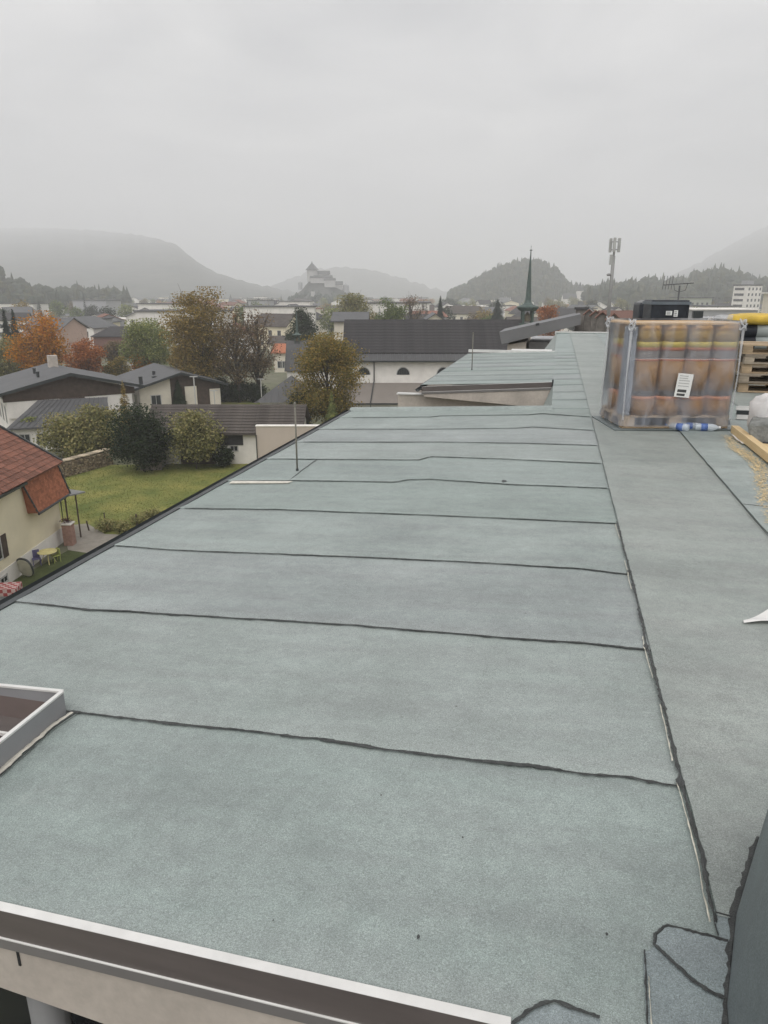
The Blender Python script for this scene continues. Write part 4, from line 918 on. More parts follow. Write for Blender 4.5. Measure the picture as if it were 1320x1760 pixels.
# spire
def spire(par, px_c, bdep, py_base, py_belf, py_top, wpx, n=8):
    s = bdep/(F*cP); X = At(px_c, py_belf, bdep).x; zb, zl, zt = At(px_c, py_base, bdep).z, At(px_c, py_belf, bdep).z, At(px_c, py_top, bdep).z; w_ = wpx*s/2
    loc = (X - par.location.x, bdep - par.location.y, 0); h = zl - zb
    o = MB(); o.lathe([(w_*.62,zb), (w_*.62,zb + .25*h)], loc, 4, .785).build('turret_base', M_cop2, par)
    for a in (0,1,2,3):
        q = (loc[0] + w_*.62*math.cos(a*1.571 + .785), loc[1] + w_*.62*math.sin(a*1.571 + .785)); MB().tube([(q[0], q[1], zb + .2*h), (q[0], q[1], zl)], w_*.11, 6).build('belfry_post', M_cop2, par)
    MB().lathe([(w_*.16,zb + .45*h), (w_*.36,zb + .48*h), (w_*.27,zb + .72*h), (w_*.1,zb + .8*h), (.02,zb + .86*h)], loc, 12).build('bell', mat('bronze', (.12,.10,.06), .5), par)
    MB().lathe([(w_*.8,zl - .12*h), (w_*1.05,zl), (w_*1.05,zl + .05*h), (w_*.55,zl + .12*h), (w_*.36,zl + .2*h), (w_*.28,zl + .3*h)], loc, n, .39).build('belfry_roof', M_copper, par)
    MB().lathe([(w_*.28,zl + .3*h), (.05,zt - .08*(zt - zl))], loc, n, .39).build('spire', M_copper, par)
    MB().lathe([(.02,zt - .085*(zt - zl)), (.16*w_,zt - .075*(zt - zl)), (.02,zt - .06*(zt - zl)), (.02,zt)], loc, 8).build('finial', M_cop2, par)
spire(ch_, 907, CB + 6, 572, 529, 422, 33)
ca = MB().box(cw*.985, cw + 1.2, 4.9, 7.1, ze, zr_ - .3).build('ridge_turret_base', M_cop2, ch_)
# chapel with small spire and pyramid-roofed pavilion
kp = thing('small_chapel', 'small chapel with steep grey roof and thin green spire behind the yellow-orange tree', 'chapel', (At(524, 640, 104).x, 104, 0), R_(6))
zc = At(520, 634, 104).z; zk_ = At(520, 587, 107).z
gable_walls(MB(), -2.6, 5.0, 0, 6, zc, zk_, 'x').build('wall', M_white, kp)
gable_roof(MB(), -2.6, 5.0, 0, 6, zc, zk_, .3, .12, 'x').build('roof', M_greyroof, kp)
kp.rotation_euler = (0,0,0); spire(kp, 510.5, 107, 594, 576, 534, 15)
pv_ = thing('pavilion', 'white pavilion with grey pyramid roof left of the yellow-orange tree', 'pavilion', (At(487, 690, 88).x, 88, 0))
zc = At(490, 691, 88).z; zk_ = At(497, 645, 90.5).z; MB().box(-2.9, 3.0, 0, 5.5, -.2, zc).build('wall', M_white, pv_)
P = [(-3.4, -.5, zc), (3.5, -.5, zc), (3.5, 6, zc), (-3.4, 6, zc)]; apx = (.8, 2.7, zk_)
rp = MB().add(P + [apx], [(0,1,4), (1,2,4), (2,3,4), (3,0,4), (3,2,1,0)]).build('roof', M_greyroof, pv_)
for i in range(9):
    x = -3.0 + i*.78; tt = 1 - abs(x - .8)/4.3; MB().tube([(x, -.5, zc + .03), (x, -.5 + 3.2*tt, zc + (zk_ - zc)*tt + .03)], .03, 4).build('standing_seam', M_greyroof2, rp)
window(pv_, -1.0, -.001, zc - .45, .8, .5)
# ================================================================== town further out
RT = random.Random(21)
WALLC = [('white', M_white), ('cream', M_cream), ('pale yellow', M_yellow), ('grey', mat('grey_render', (.36,.36,.37), .9, .08)), ('pink', mat('pink_render', (.50,.36,.30), .9, .08))]
ROOFC = [('dark', M_darkroof), ('grey', M_greyroof2), ('red', M_redtile), ('brown', M_barnroof)]
def hpx(name, label, px0, px1, base, top_e, top_r, wall, roof, b=None, dep=10, flat=False, rows_=(), axis='x', rz=0.0, group=None, hip=0, nw=0, cat='building'):
    c = (px0 + px1)/2; bb = G(c, base).y if b is None else b
    p = At(c, top_e, bb); x0, x1 = At(px0, top_e, bb).x, At(px1, top_e, bb).x; ze_ = max(2.2, At(c, top_e, bb).z); zr__ = max(ze_ + .8, At(c, top_r, bb + dep/2).z)
    wx = x1 - x0; wins = []
    if nw:
        nf = max(1, int(ze_/2.9)); wins = rows(wx, nw, [1.5 + 2.9*k for k in range(nf) if 1.5 + 2.9*k < ze_ - .8], 1.1, 1.4)
    return house(name, label, (p.x, bb), rz, wx, dep, ze_, zr__, axis, wall, roof, hip, .5, wins, group, flat, cat)
hpx('yellow_building', 'yellow building with grey flat roof behind the orange tree', 110, 180, 585, 556, 548, M_yellow, M_greyroof2, dep=14, flat=True, nw=6)
hpx('red_barn', 'red-brown barn with dark hipped roof beside the pale road', 160, 226, 607, 578, 562, mat('red_brown_boards', (.20,.105,.085), .9, .15), M_darkroof, dep=12, hip=3, nw=0)
hpx('white_hall', 'long white building with many windows below the left mountain', 80, 166, 536, 525, 521, M_white, M_greyroof2, dep=20, flat=True, nw=14)
hpx('beige_building', 'beige flat-roofed building left of the tallest brown-gold tree', 176, 218, 566, 549, 546, M_cream, M_white, dep=14, flat=True, nw=5)
hpx('long_shed', 'long grey-roofed shed above the yellow building', 40, 180, 556, 548, 541, M_white, M_greyroof2, b=420, dep=26, nw=12)
hpx('white_cottage', 'white cottage with dark windows under the tallest brown-gold tree', 300, 338, 642, 633, 625, M_white, M_wood, dep=8, nw=3)
hpx('grey_house', 'house with pale gable between birch and brown-gold tree', 290, 318, 612, 588, 578, M_white, M_greyroof, dep=9, axis='y', nw=2)
hpx('red_roofed_house', 'house with orange-red roof behind the nearly bare tree', 470, 506, 640, 606, 592, M_cream, M_brick, dep=9, nw=3)
hpx('brown_roofed_house', 'house with brown roof above the orange-red roofed one', 462, 502, 606, 590, 578, M_cream, M_barnroof, dep=10, nw=3)
hpx('parish_house', 'pale house with grey roof left behind the church roof', 574, 628, 600, 552, 538, M_cream, M_greyroof2, b=112, dep=9, nw=3)
hpx('small_gabled_house', 'cream gabled house peeking over the middle of the church ridge', 736, 760, 590, 548, 539, M_cream, M_greyroof2, b=150, dep=9, axis='y')
hpx('long_factory', 'long pale factory with green front below the wooded hill', 776, 838, 545, 527, 519, mat('green_render', (.22,.28,.24), .9, .08), M_white, b=420, dep=24, flat=True, nw=8)
hpx('white_block', 'white apartment block behind the bare trees', 436, 474, 565, 536, 532, M_white, M_greyroof2, b=330, dep=14, flat=True, nw=5)
hpx('white_block', 'white apartment block left of the nearly bare tree', 486, 520, 552, 528, 524, M_white, M_greyroof2, b=430, dep=14, flat=True, nw=4)
hpx('green_building', 'pale green flat-roofed building right of the black box', 1176, 1224, 545, 512, 509, mat('pale_green_render', (.38,.40,.34), .9, .08), M_greyroof2, b=330, dep=16, flat=True, nw=5)
hpx('white_building', 'white balconied building right of the pale green one', 1212, 1262, 545, 527, 524, M_white, M_greyroof2, b=260, dep=16, flat=True, nw=6)
hpx('long_hall', 'long low grey hall in front of the tall block', 1190, 1300, 545, 533, 531, WALLC[3][1], M_white, b=210, dep=16, flat=True, nw=12)
hpx('orange_roofed_house', 'house with orange-red roof right of the row of chimneys', 1044, 1095, 560, 548, 535, M_cream, M_redtile, b=150, dep=10, nw=3)
# tall block at the right edge
tbk = thing('apartment_tower', 'white high-rise block with a grid of dark windows at the right edge', 'tower', (At(1297, 500, 400).x, 400, 0), R_(24))
bt = At(1290, 491, 400).z; MB().box(-5.5, 5.5, 0, 9, 0, bt).build('wall', M_white, tbk); MB().box(-5.7, 5.7, -.2, 9.2, bt + .01, bt + .6).build('roof', M_greyroof, tbk)
MB().box(-2.5, 2.5, 3, 7, bt + .62, bt + 2.6).build('roof_house', WALLC[3][1], tbk)
nf = int(bt/2.9)
for f_ in range(nf):
    for i in range(4): window(tbk, -4.1 + i*2.75, -.001, bt - 1.7 - f_*2.9, 1.25, 1.5)
    MB().box(-5.62, -5.502, 2, 8, bt - 2.3 - f_*2.9, bt - 1.1 - f_*2.9).build('balcony_band', M_greyroof, tbk)
hpx('beige_office', 'beige block with white roof box behind the yellow sack at the right edge', 1332, 1400, 560, 505, 497, M_cream, M_white, b=170, dep=5, flat=True, nw=4)
# far church tower on the right
fc = thing('far_church', 'distant white church tower with pointed roof right of the green spire', 'church', (At(997, 515, 800).x, 800, 0))
zt0, zt1, zs = At(997, 515, 800).z, At(997, 500, 800).z, At(997, 484, 800).z
MB().box(-3.2, 3.2, 0, 6.4, 0, zt1).build('tower', M_white, fc); MB().lathe([(4.2, zt1 + .01), (2.0, zt1 + 3), (1.0, (zt1 + zs)/2), (.05, zs)], (0, 3.2, 0), 8).build('spire', M_greyroof, fc)
gable_walls(MB(), -18, -3.3, 0, 10, zt0 + 1, zt0 + 6, 'x').build('nave', M_white, fc); gable_roof(MB(), -18, -3.3, 0, 10, zt0 + 1, zt0 + 6, .4, .2, 'x').build('roof', M_greyroof, fc)
fc2 = thing('far_church', 'distant thin church tower right of the tallest brown-gold tree', 'church', (At(396, 520, 900).x, 900, 0))
MB().box(-2.6, 2.6, 0, 5.2, 0, At(396, 519, 900).z).build('tower', M_white, fc2); z = At(396, 519, 900).z; MB().lathe([(3.4, z), (1.3, z + 5), (.05, At(396, 505, 900).z)], (0, 2.6, 0), 8).build('spire', M_greyroof, fc2)
# ---------------- fortress on its rock
FB = 900.0
_, _ = hill('castle_rock', [(486,521,FB), (500,514,FB), (512,503,FB), (522,494,FB), (530,484,FB), (545,478,FB), (560,480,FB), (575,488,FB), (588,495,FB), (600,500,FB), (612,512,FB), (625,521,FB)], 521, FB - 60, FB, 120, mat('fortress_rock', (.035,.04,.036), .95, .4, .05, col2=(.085,.085,.08)), 2.0, 44)
rfor = random.Random(8); mbf = MB()
for _ in range(170):
    x = rfor.uniform(494, 606); b_ = FB - rfor.uniform(10, 62); zz = max(0, At(x, 521 - 30*max(0, 1 - abs(x - 550)/58)*((b_ - (FB - 62))/62)**1.2, b_).z); h = rfor.uniform(5, 11)
    for q in range(3): mbf.lathe([(.1, h*.2*q), (h*.26, h*(.25 + .2*q)), (.1, h*(.55 + .2*q))], (At(x, 510, b_).x + rfor.uniform(-2, 2), b_, zz - 2), 6, q)
tag(mbf.build('rock_scrub', FOL['conifer']), 'misty scrub growing on the slopes of the fortress rock', 'scrub', kind='stuff')
M_cast = mat('fortress_render', (.46,.45,.44), .9, .12, .2)
fo = thing('fortress', 'misty hilltop fortress with a pointed round tower and long roofed walls', 'castle', (At(550, 490, FB).x, FB - 6, 0))
def fx(px_): return At(px_, 490, FB).x - fo.location.x
def fz(py_): return At(550, py_, FB).z
MB().lathe([(fx(548) - fx(539), fz(484)), (fx(548) - fx(539), fz(464))], (fx(538), 0, 0), 14).build('keep', M_cast, fo)
MB().lathe([(fx(550.5) - fx(539), fz(464.2)), (fx(545) - fx(539), fz(458)), (.8, fz(452.5)), (.1, fz(449))], (fx(538), 0, 0), 14).build('keep_roof', M_greyroof, fo)
def fblock(x0, x1, yb, ye, yr, dep=9, oy=0):
    MB().box(fx(x0), fx(x1), oy, oy + dep, fz(yb), fz(ye)).build('curtain_wall', M_cast, fo)
    gable_roof(MB(), fx(x0), fx(x1), oy, oy + dep, fz(ye), fz(yr), .5, .4, 'x').build('wall_roof', M_greyroof, fo)
fblock(546, 567, 486, 471, 466); fblock(536, 572, 487, 477.5, 474, 8, -9); fblock(572, 589, 499, 489, 484, 9, -2); fblock(560, 578, 494, 482, 479, 8, -16)
MB().lathe([(3.6, fz(505)), (3.6, fz(491)), (3.9, fz(490.8)), (.1, fz(487))], (fx(595), 0, 0), 12).build('round_tower', WALLC[3][1], fo)
MB().lathe([(2.6, fz(498)), (2.6, fz(486)), (.1, fz(484))], (fx(517), 0, 0), 10).build('watch_tower', WALLC[3][1], fo)
MB().box(fx(541), fx(547), -46, -40, fz(520), fz(501)).build('gate_tower', M_cast, fo)
gable_roof(MB(), fx(541), fx(547), -46, -40, fz(501), fz(498), .4, .3, 'y').build('gate_roof', M_greyroof, fo)
# ---------------- scattered houses and trees of the valley town
MARKS = [(30, 'two dark spruces'), (80, 'round orange tree'), (122, 'long white hall'), (153, 'red-orange tree'), (203, 'plum tree'), (262, 'loose birch'), (350, 'tallest brown-gold tree'), (396, 'thin church tower'), (448, 'nearly bare tree'), (511, 'chapel spire'), (550, 'fortress'), (609, 'rounded yellow-green tree'), (672, 'dull olive tree'), (707, 'leafless grey tree'), (755, 'narrow spruce'), (807, 'long factory'), (852, 'wide spruce'), (907, 'green church spire'), (941, 'spireside orange tree'), (997, 'far church tower'), (1050, 'phone mast'), (1165, 'television antenna'), (1240, 'balconied building'), (1290, 'high-rise block')]
def side_word(px_):
    m_ = min(MARKS, key=lambda q: abs(q[0] - px_)); d_ = px_ - m_[0]
    return ('above the ' if abs(d_) < 7 else 'just left of the ' if d_ < 0 else 'just right of the ') + m_[1]
def dist_word(b): return 'near' if b < 280 else 'mid-distance' if b < 480 else 'far' if b < 750 else 'very distant'
used = []
def free(x, b, r):
    for (ux, ub, ur) in used:
        if abs(ux - x) < (ur + r) and abs(ub - b) < (ur + r): return False
    used.append((x, b, r)); return True
nh = 0
for _ in range(900):
    if nh >= 190: break
    b = 170*math.exp(RT.random()*1.85); px_ = RT.uniform(-30, 1345)
    if b < 260 and 195 < px_ < 245: continue
    if px_ > 560 and b < 230: continue
    if px_ > 1170 and b < 450: continue
    if 480 < px_ < 625 and b > 790: continue
    x = At(px_, 530, b).x
    if not free(x, b, 9 if b < 500 else 12): continue
    wn, wm = RT.choice(WALLC[:1]*4 + WALLC); rn, rm = RT.choice(ROOFC[:2]*2 + ROOFC)
    fl_ = RT.random() < .22; wx = RT.uniform(9, 15) if not fl_ else RT.uniform(14, 30); ze_ = RT.uniform(4.5, 7) if not fl_ else RT.uniform(6, 11)
    wins = rows(wx, int(wx/3.2), [1.6, 4.3], 1.2, 1.5) if b < 520 else []
    wins = [q for q in wins if q[2] < ze_ - .7]
    kw = dict(axis=RT.choice('xy'), wall=wm, roof=rm, wins=wins, flat=fl_, group='houses of the valley town')
    house('town_house', '%s %s %s, %s roof, %s' % (dist_word(b), wn, ('wide ' if wx > (22 if fl_ else 12.5) else 'slim ' if wx < (17 if fl_ else 10.5) else '') + ('flat-roofed block' if fl_ else 'house'), rn, side_word(px_)), (x, b), RT.uniform(-.5, .5), wx, RT.uniform(8, 12), ze_, ze_ + RT.uniform(1.8, 3.2), **kw)
    nh += 1
ntree = 0
FW = {'green': 'green', 'olive': 'olive', 'brown': 'brown', 'orange': 'orange', 'dark': 'dark green', 'yellowgreen': 'yellowish', 'russet': 'russet', 'conifer': 'dark conifer', 'pale': 'pale green'}
for _ in range(1500):
    if ntree >= 260: break
    b = 240*math.exp(RT.random()*1.5); px_ = RT.uniform(-30, 1345)
    if b < 290 and 190 < px_ < 250: continue
    if px_ > 560 and b < 200: continue
    x = At(px_, 530, b).x
    if not free(x, b, 4): continue
    con = RT.random() < .22; fol = 'conifer' if con else RT.choice(['green', 'olive', 'olive', 'brown', 'dark', 'dark', 'yellowgreen', 'russet', 'green', 'pale'] + (['orange'] if RT.random() < .5 else []))
    h = RT.uniform(5, 11.5) if not con else RT.uniform(7, 14)
    nm = 'spruce_tree' if con else 'broadleaf_tree'
    if con: args = ('t_c%d' % (ntree % 2), 50 + ntree % 2, .17, .04, 700, .05, 'conifer')
    else: args = ('t_b%d' % (ntree % 4), 60 + ntree % 4, .40, .12, 1300, .062, 'broad')
    tree(nm, '%s %s %s tree of the town, %s' % (dist_word(b), 'low' if h < 7 else 'middling' if h < 9.5 else 'tall', FW[fol], side_word(px_)), (x, b), h, 1.0, *args, fol, 'trees of the valley town')
    ntree += 1
# ================================================================== neighbouring building behind the ridge end
nb = rthing('neighbour_building', 'neighbouring building with sloping grey roof edge and tile-capped chimneys behind the roof end', 'building', (0, 0, 0))
def lw(px_, py_, Yl):                         # pixel -> roof building axes at local depth Yl
    r = to_l(ray(px_, py_)); s = Yl/r.y; return Vector((r.x*s, Yl, H + r.z*s))
YN = 34.0; a, b_ = lw(858, 571, YN), lw(998, 540, YN); c, d = lw(862, 592, YN), lw(998, 558, YN)
MB().add([a, b_, d, c] + [Vector((p.x, p.y + 3.5, p.z)) for p in (a, b_, d, c)], [(0,3,2,1), (4,5,6,7), (0,1,5,4), (1,2,6,5), (2,3,7,6), (3,0,4,7)]).build('roof_slab', mat('pale_grey_sheet', (.17,.17,.175), .55, .08, .8), nb)
MB().add([(c.x + .25, YN + .3, c.z - .02), (c.x + 1.1, YN + .3, c.z + .12), (c.x + 1.1, YN + .3, 0), (c.x + .25, YN + .3, 0), (c.x + .25, YN + 6, c.z - .02), (c.x + 1.1, YN + 6, c.z + .12), (c.x + 1.1, YN + 6, 0), (c.x + .25, YN + 6, 0)], [(0,3,2,1), (0,1,5,4), (0,4,7,3), (1,2,6,5)]).build('wall', M_conc, nb)
MB().box(c.x + 1.2, d.x + 2, YN + 1.2, YN + 6.5, 0, c.z + .05).build('wall', WALLC[3][1], nb)
MB().box(d.x - .4, 12, YN - .6, YN + 8, 0, 12.9).build('wall', M_plas, nb)
MB().add([(p.x + .02, YN - .02, p.z) for p in (lw(920,560,YN), lw(926,559,YN), lw(926,555,YN), lw(920,556,YN))], [(0,1,2,3)]).build('roof_vent', M_gut, nb)
def chimney(px0, px1, py_top, py_cap, py_base, Yl, cap='tile', par=nb):
    p0, p1 = lw(px0, py_cap, Yl), lw(px1, py_cap, Yl); zb = 12.6; zc_ = p0.z; w_ = p1.x - p0.x; zt = lw((px0 + px1)/2, py_top, Yl).z
    o = MB().box(p0.x + .06, p1.x - .06, Yl, Yl + w_*.9, zb, zc_).build('chimney', mat('sooty_render', (.20,.185,.17), .95, .3, 3, .3, 30), par)
    if cap == 'tile':
        gable_roof(MB(), p0.x + .06, p1.x - .06, Yl, Yl + w_*.9, zc_ + .01, zt - .05, .08, .05, 'y').build('chimney_cap', mat('weathered_cap_tile', (.17,.09,.068), .85, .25, 8), o)
        MB().add([(p0.x + .06, Yl - .001, zc_), (p1.x - .06, Yl - .001, zc_), ((p0.x + p1.x)/2, Yl - .001, zt - .04)], [(0,1,2)]).build('cap_gable', MATS['sooty_render'], o)
    else: MB().box(p0.x - .02, p1.x + .02, Yl - .08, Yl + w_*.9 + .08, zc_ + .002, zt).build('chimney_cap', M_greyroof, o)
for q in ((988, 1012, 528, 532, 568, 36.5, 'flat'), (1003, 1022, 531, 540, 568, 35.4), (1014, 1034, 533, 542, 568, 34.4), (1024, 1046, 535, 545, 568, 33.4), (1042, 1068, 538, 549, 568, 32.2)): chimney(*q)
# mobile phone mast
pb, pt = lw(1046, 538, 33.2), lw(1054, 425, 33.2); cmst = rthing('antenna_mast', 'tall grey mobile phone mast with panel antennas beside the chimneys', 'mast', (pb.x, 33.2, 12.9))
hm = lw(1054, 440, 33.2).z - 12.9; ht = lw(1055, 409, 33.2).z - 12.9
MB().tube([(0,0,0), (0,0,hm*.5), (0,0,hm)], .085, 10, .07).build('pole', mat('galvanised', (.26,.26,.255), .5, .1), cmst, True)
MB().tube([(0,0,hm), (0,0,ht)], .045, 8).build('top_pole', MATS['galvanised'], cmst)
for a in range(3):
    an_ = a*2.1 + .4; ox, oy = .2*math.cos(an_), .2*math.sin(an_)
    pa = MB().box(ox - .06, ox + .06, oy - .05, oy + .05, hm + .15, ht).build('panel_antenna', mat('antenna_grey', (.42,.42,.41), .5), cmst, bevel=.02)
    for z in (hm + .25, ht - .15): MB().tube([(0,0,z), (ox, oy, z)], .02, 5).build('bracket', MATS['galvanised'], pa)
MB().box(-.16, -.03, -.06, .06, hm - .35, hm + .05).build('radio_unit', MATS['antenna_grey'], cmst); MB().lathe([(.05,-.05), (.1,0), (.05,.05)], (-.14, -.08, hm - .75), 10).build('dish', MATS['galvanised'], cmst)
# ================================================================== things lying on the roof
M_pal = mat('pallet_wood', (.40,.30,.195), .85, .25, 4, .3, 40, stretch=(1,6,6), orand=.25)
M_pal2 = mat('old_pallet_wood', (.31,.26,.20), .9, .25, 4, .3, 40, stretch=(1,6,6), orand=.25)
PM = {}
def pallet(par_or_none, l, rz, label=None, wood=None, part_of=None, group=None):
    """Euro pallet 1.2 x 0.8: deck boards, stringer boards, nine blocks, three runners"""
    wood = wood or M_pal; k = wood.name
    if k not in PM:
        PM[k] = (MB().box(-.6, .6, -.065, .065, 0, .022).mesh('deck_board', wood), MB().box(-.065, .065, -.4, .4, 0, .022).mesh('cross_board', wood), MB().box(-.07, .07, -.05, .05, 0, .078).mesh('block', wood), MB().box(-.6, .6, -.05, .05, 0, .022).mesh('runner', wood))
    t = part_of or rthing('wooden_pallet', label, 'pallet', l, rz, group)
    o = (lambda x, y, z: (x, y, z))
    for y in (-.335, -.17, 0, .17, .335): inst('deck_board', PM[k][0], t, o(0, y, .1225))
    for x in (-.53, 0, .53): inst('cross_board', PM[k][1], t, o(x, 0, .1003))
    for x in (-.53, 0, .53):
        for y in (-.345, 0, .345): inst('block', PM[k][2], t, o(x, y, .0222))
    for y in (-.345, 0, .345): inst('runner', PM[k][3], t, o(0, y, 0))
    return t
RZ_ = ZR + .016
# ---------------- wrapped pallet of roofing rolls
pf0, pf1 = on_roof(1066, 741), on_roof(1254, 741)
ctr = (pf0 + pf1)*.5; ang = math.atan2(pf1.y - pf0.y, pf1.x - pf0.x); nrm = Vector((-math.sin(ang), math.cos(ang)))
WP = rthing('wrapped_pallet', 'pallet of roofing rolls shrink-wrapped in clear film, orange-brown bands showing through', 'wrapped pallet', (ctr.x + nrm.x*.42, ctr.y + nrm.y*.42, RZ_ + .012), ang)
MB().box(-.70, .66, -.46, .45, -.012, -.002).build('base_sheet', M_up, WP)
pallet(None, None, 0, part_of=WP)
M_roll = mat('roll_dark', (.19,.16,.14), .6, .2, 5)
BANDS = [(0, .17, (.30,.155,.045)), (.17, .215, (.62,.28,.15)), (.28, .60, (.34,.18,.05)), (.60, .625, (.50,.16,.06)), (.715, .75, (.42,.14,.06)), (.75, .81, (.56,.44,.09)), (.81, .93, (.34,.21,.045)), (.93, .985, (.50,.28,.09))]
rm0 = MB().lathe([(.1415,0), (.1415,.985), (.06,.987), (.06,.93), (.001,.93)], n=18).mesh('roofing_roll', M_roll, True)
bm_ = []
for i, (z0, z1_, c_) in enumerate(BANDS):
    bm_.append(MB().lathe([(.1435, z0), (.1435, z1_)], n=18).mesh('paper_band', mat('paper_band_%d' % i, c_, .6, .22, 6), True))
for j in range(3):
    for i in range(4):
        ro = inst('roofing_roll', rm0, WP, (-.372 + i*.283, -.275 + j*.283, .147))
        for q in bm_: inst('paper_band', q, ro)
MB().box(-.585, .585, -.40, .40, 1.137, 1.155).build('top_board', mat('orange_cardboard', (.56,.36,.17), .8, .15, 4), WP)
# film
fm, fn_, fl_, fb_ = principled('clear_film')
fb_.inputs['Base Color'].default_value = (.62,.66,.75,1); fb_.inputs['Roughness'].default_value = .28; fb_.inputs['Specular IOR Level'].default_value = .8
tcf = fn_.new('ShaderNodeTexCoord'); mpf = fn_.new('ShaderNodeMapping'); mpf.inputs['Scale'].default_value = (2.2, 2.2, .9); fl_.new(tcf.outputs['Object'], mpf.inputs[0])
nf_ = fn_.new('ShaderNodeTexNoise'); nf_.inputs['Scale'].default_value = 3.0; nf_.inputs['Detail'].default_value = 6; nf_.inputs['Distortion'].default_value = .6; fl_.new(mpf.outputs[0], nf_.inputs['Vector'])
mrf = fn_.new('ShaderNodeMapRange'); mrf.inputs[1].default_value = .35; mrf.inputs[2].default_value = .72; mrf.inputs[3].default_value = .08; mrf.inputs[4].default_value = .34
fl_.new(nf_.outputs['Fac'], mrf.inputs[0])
bpf = fn_.new('ShaderNodeBump'); bpf.inputs['Strength'].default_value = .7; bpf.inputs['Distance'].default_value = .03; fl_.new(nf_.outputs['Fac'], bpf.inputs['Height']); fl_.new(bpf.outputs[0], fb_.inputs['Normal'])
rfr = fn_.new('ShaderNodeBsdfRefraction'); rfr.inputs['IOR'].default_value = 1.12; rfr.inputs['Roughness'].default_value = .5; rfr.inputs['Color'].default_value = (.97,.97,.98,1)
tpf = fn_.new('ShaderNodeBsdfTransparent'); mxa = fn_.new('ShaderNodeMixShader'); mxa.inputs[0].default_value = .30
fl_.new(rfr.outputs[0], mxa.inputs[1]); fl_.new(tpf.outputs[0], mxa.inputs[2])
mxb = fn_.new('ShaderNodeMixShader'); fl_.new(mrf.outputs[0], mxb.inputs[0]); fl_.new(mxa.outputs[0], mxb.inputs[1]); fl_.new(fb_.outputs[0], mxb.inputs[2])
fl_.new(mxb.outputs[0], fn_['Material Output'].inputs['Surface'])
def film_ring(z, wv, grow=0.0, n=96):
    out = []
    for i in range(n):
        a = 2*math.pi*i/n; cx_, cy_ = math.cos(a), math.sin(a); e = .16
        x = (.615 + grow)*math.copysign(abs(cx_)**e, cx_); y = (.43 + grow)*math.copysign(abs(cy_)**e, cy_)
        d = wv*(noise.noise(Vector((a*4, z*2.2, 3))) + .6*noise.noise(Vector((a*13, z*1.5, 7))))
        out.append((x*(1 + d), y*(1 + d), z))
    return out
zs_ = [.03, .06, .12, .2, .35, .5, .65, .8, .92, 1.02, 1.10, 1.15, 1.18]
rg = [film_ring(z, .014 if z > .1 else .03, .02 if z < .1 else (-.01 if z > 1.17 else 0.004*math.sin(z*5))) for z in zs_]
n = 96; mbw = MB(); mbw.add([p for r_ in rg for p in r_], [(j*n + i, j*n + (i+1) % n, (j+1)*n + (i+1) % n, (j+1)*n + i) for j in range(len(zs_) - 1) for i in range(n)])
mbw.build('shrink_film', fm, WP, True)
MB().box(-.598, -.530, -.40, -.18, .15, 1.12).build('edge_protector', mat('slate_card', (.25,.26,.285), .6, .15), WP)
# film ruffs at the upper corners and a doubled fold on the left
fw_, _a, _b, fwb = principled('milky_film'); fwb.inputs['Base Color'].default_value = (.72,.73,.75,1); fwb.inputs['Roughness'].default_value = .35; fwb.inputs['Alpha'].default_value = .34
for k, (x, y) in enumerate(((-.60,-.42), (.60,-.42), (-.60,.40), (.60,.40))):
    mr_ = MB(); rr = random.Random(k)
    for q in range(3):
        pts = [(x + .03*math.cos(a + q) + rr.gauss(0, .006), y + .03*math.sin(a + q) + rr.gauss(0, .006), 1.10 + .055*q*.7 + .02*math.sin(a*3)) for a in [i*.5 for i in range(13)]]
        mr_.tube(pts, .010, 6)
    mr_.tube([(x*1.01, y*1.01, .1), (x*1.025, y*1.02, .6), (x*1.01, y*1.01, 1.12)], [.012, .007, .018], 6)
    mr_.build('film_fold', fw_, WP, True)
for z, y in ((.775, -.447), (1.165, -.435)): MB().tube([(-.6, y, z), (-.2, y - .006, z + .004), (.25, y - .004, z - .003), (.6, y, z)], .003, 5).build('film_ridge', fw_, WP, True)
lb = MB().box(-.085, .085, -.003, 0, -.13, .13).build('shipping_label', mat('label_paper', (.74,.74,.72), .7, .03), WP); lb.location = (.02, -.458, .49); lb.rotation_euler = (0, R_(5), 0)
M_ink = mat('print_ink', (.06,.06,.06), .7)
MB().box(-.06, .04, -.0045, -.0032, -.075, -.045).build('print_block', M_ink, lb); MB().box(-.06, .03, -.0045, -.0032, -.115, -.09).build('print_block', M_ink, lb)
for z in (.10, .075, .05, .02, -.01): MB().box(-.065, .03 if z > .06 else .055, -.0045, -.0032, z, z + .006).build('print_line', mat('print_grey', (.35,.35,.35), .7), lb)
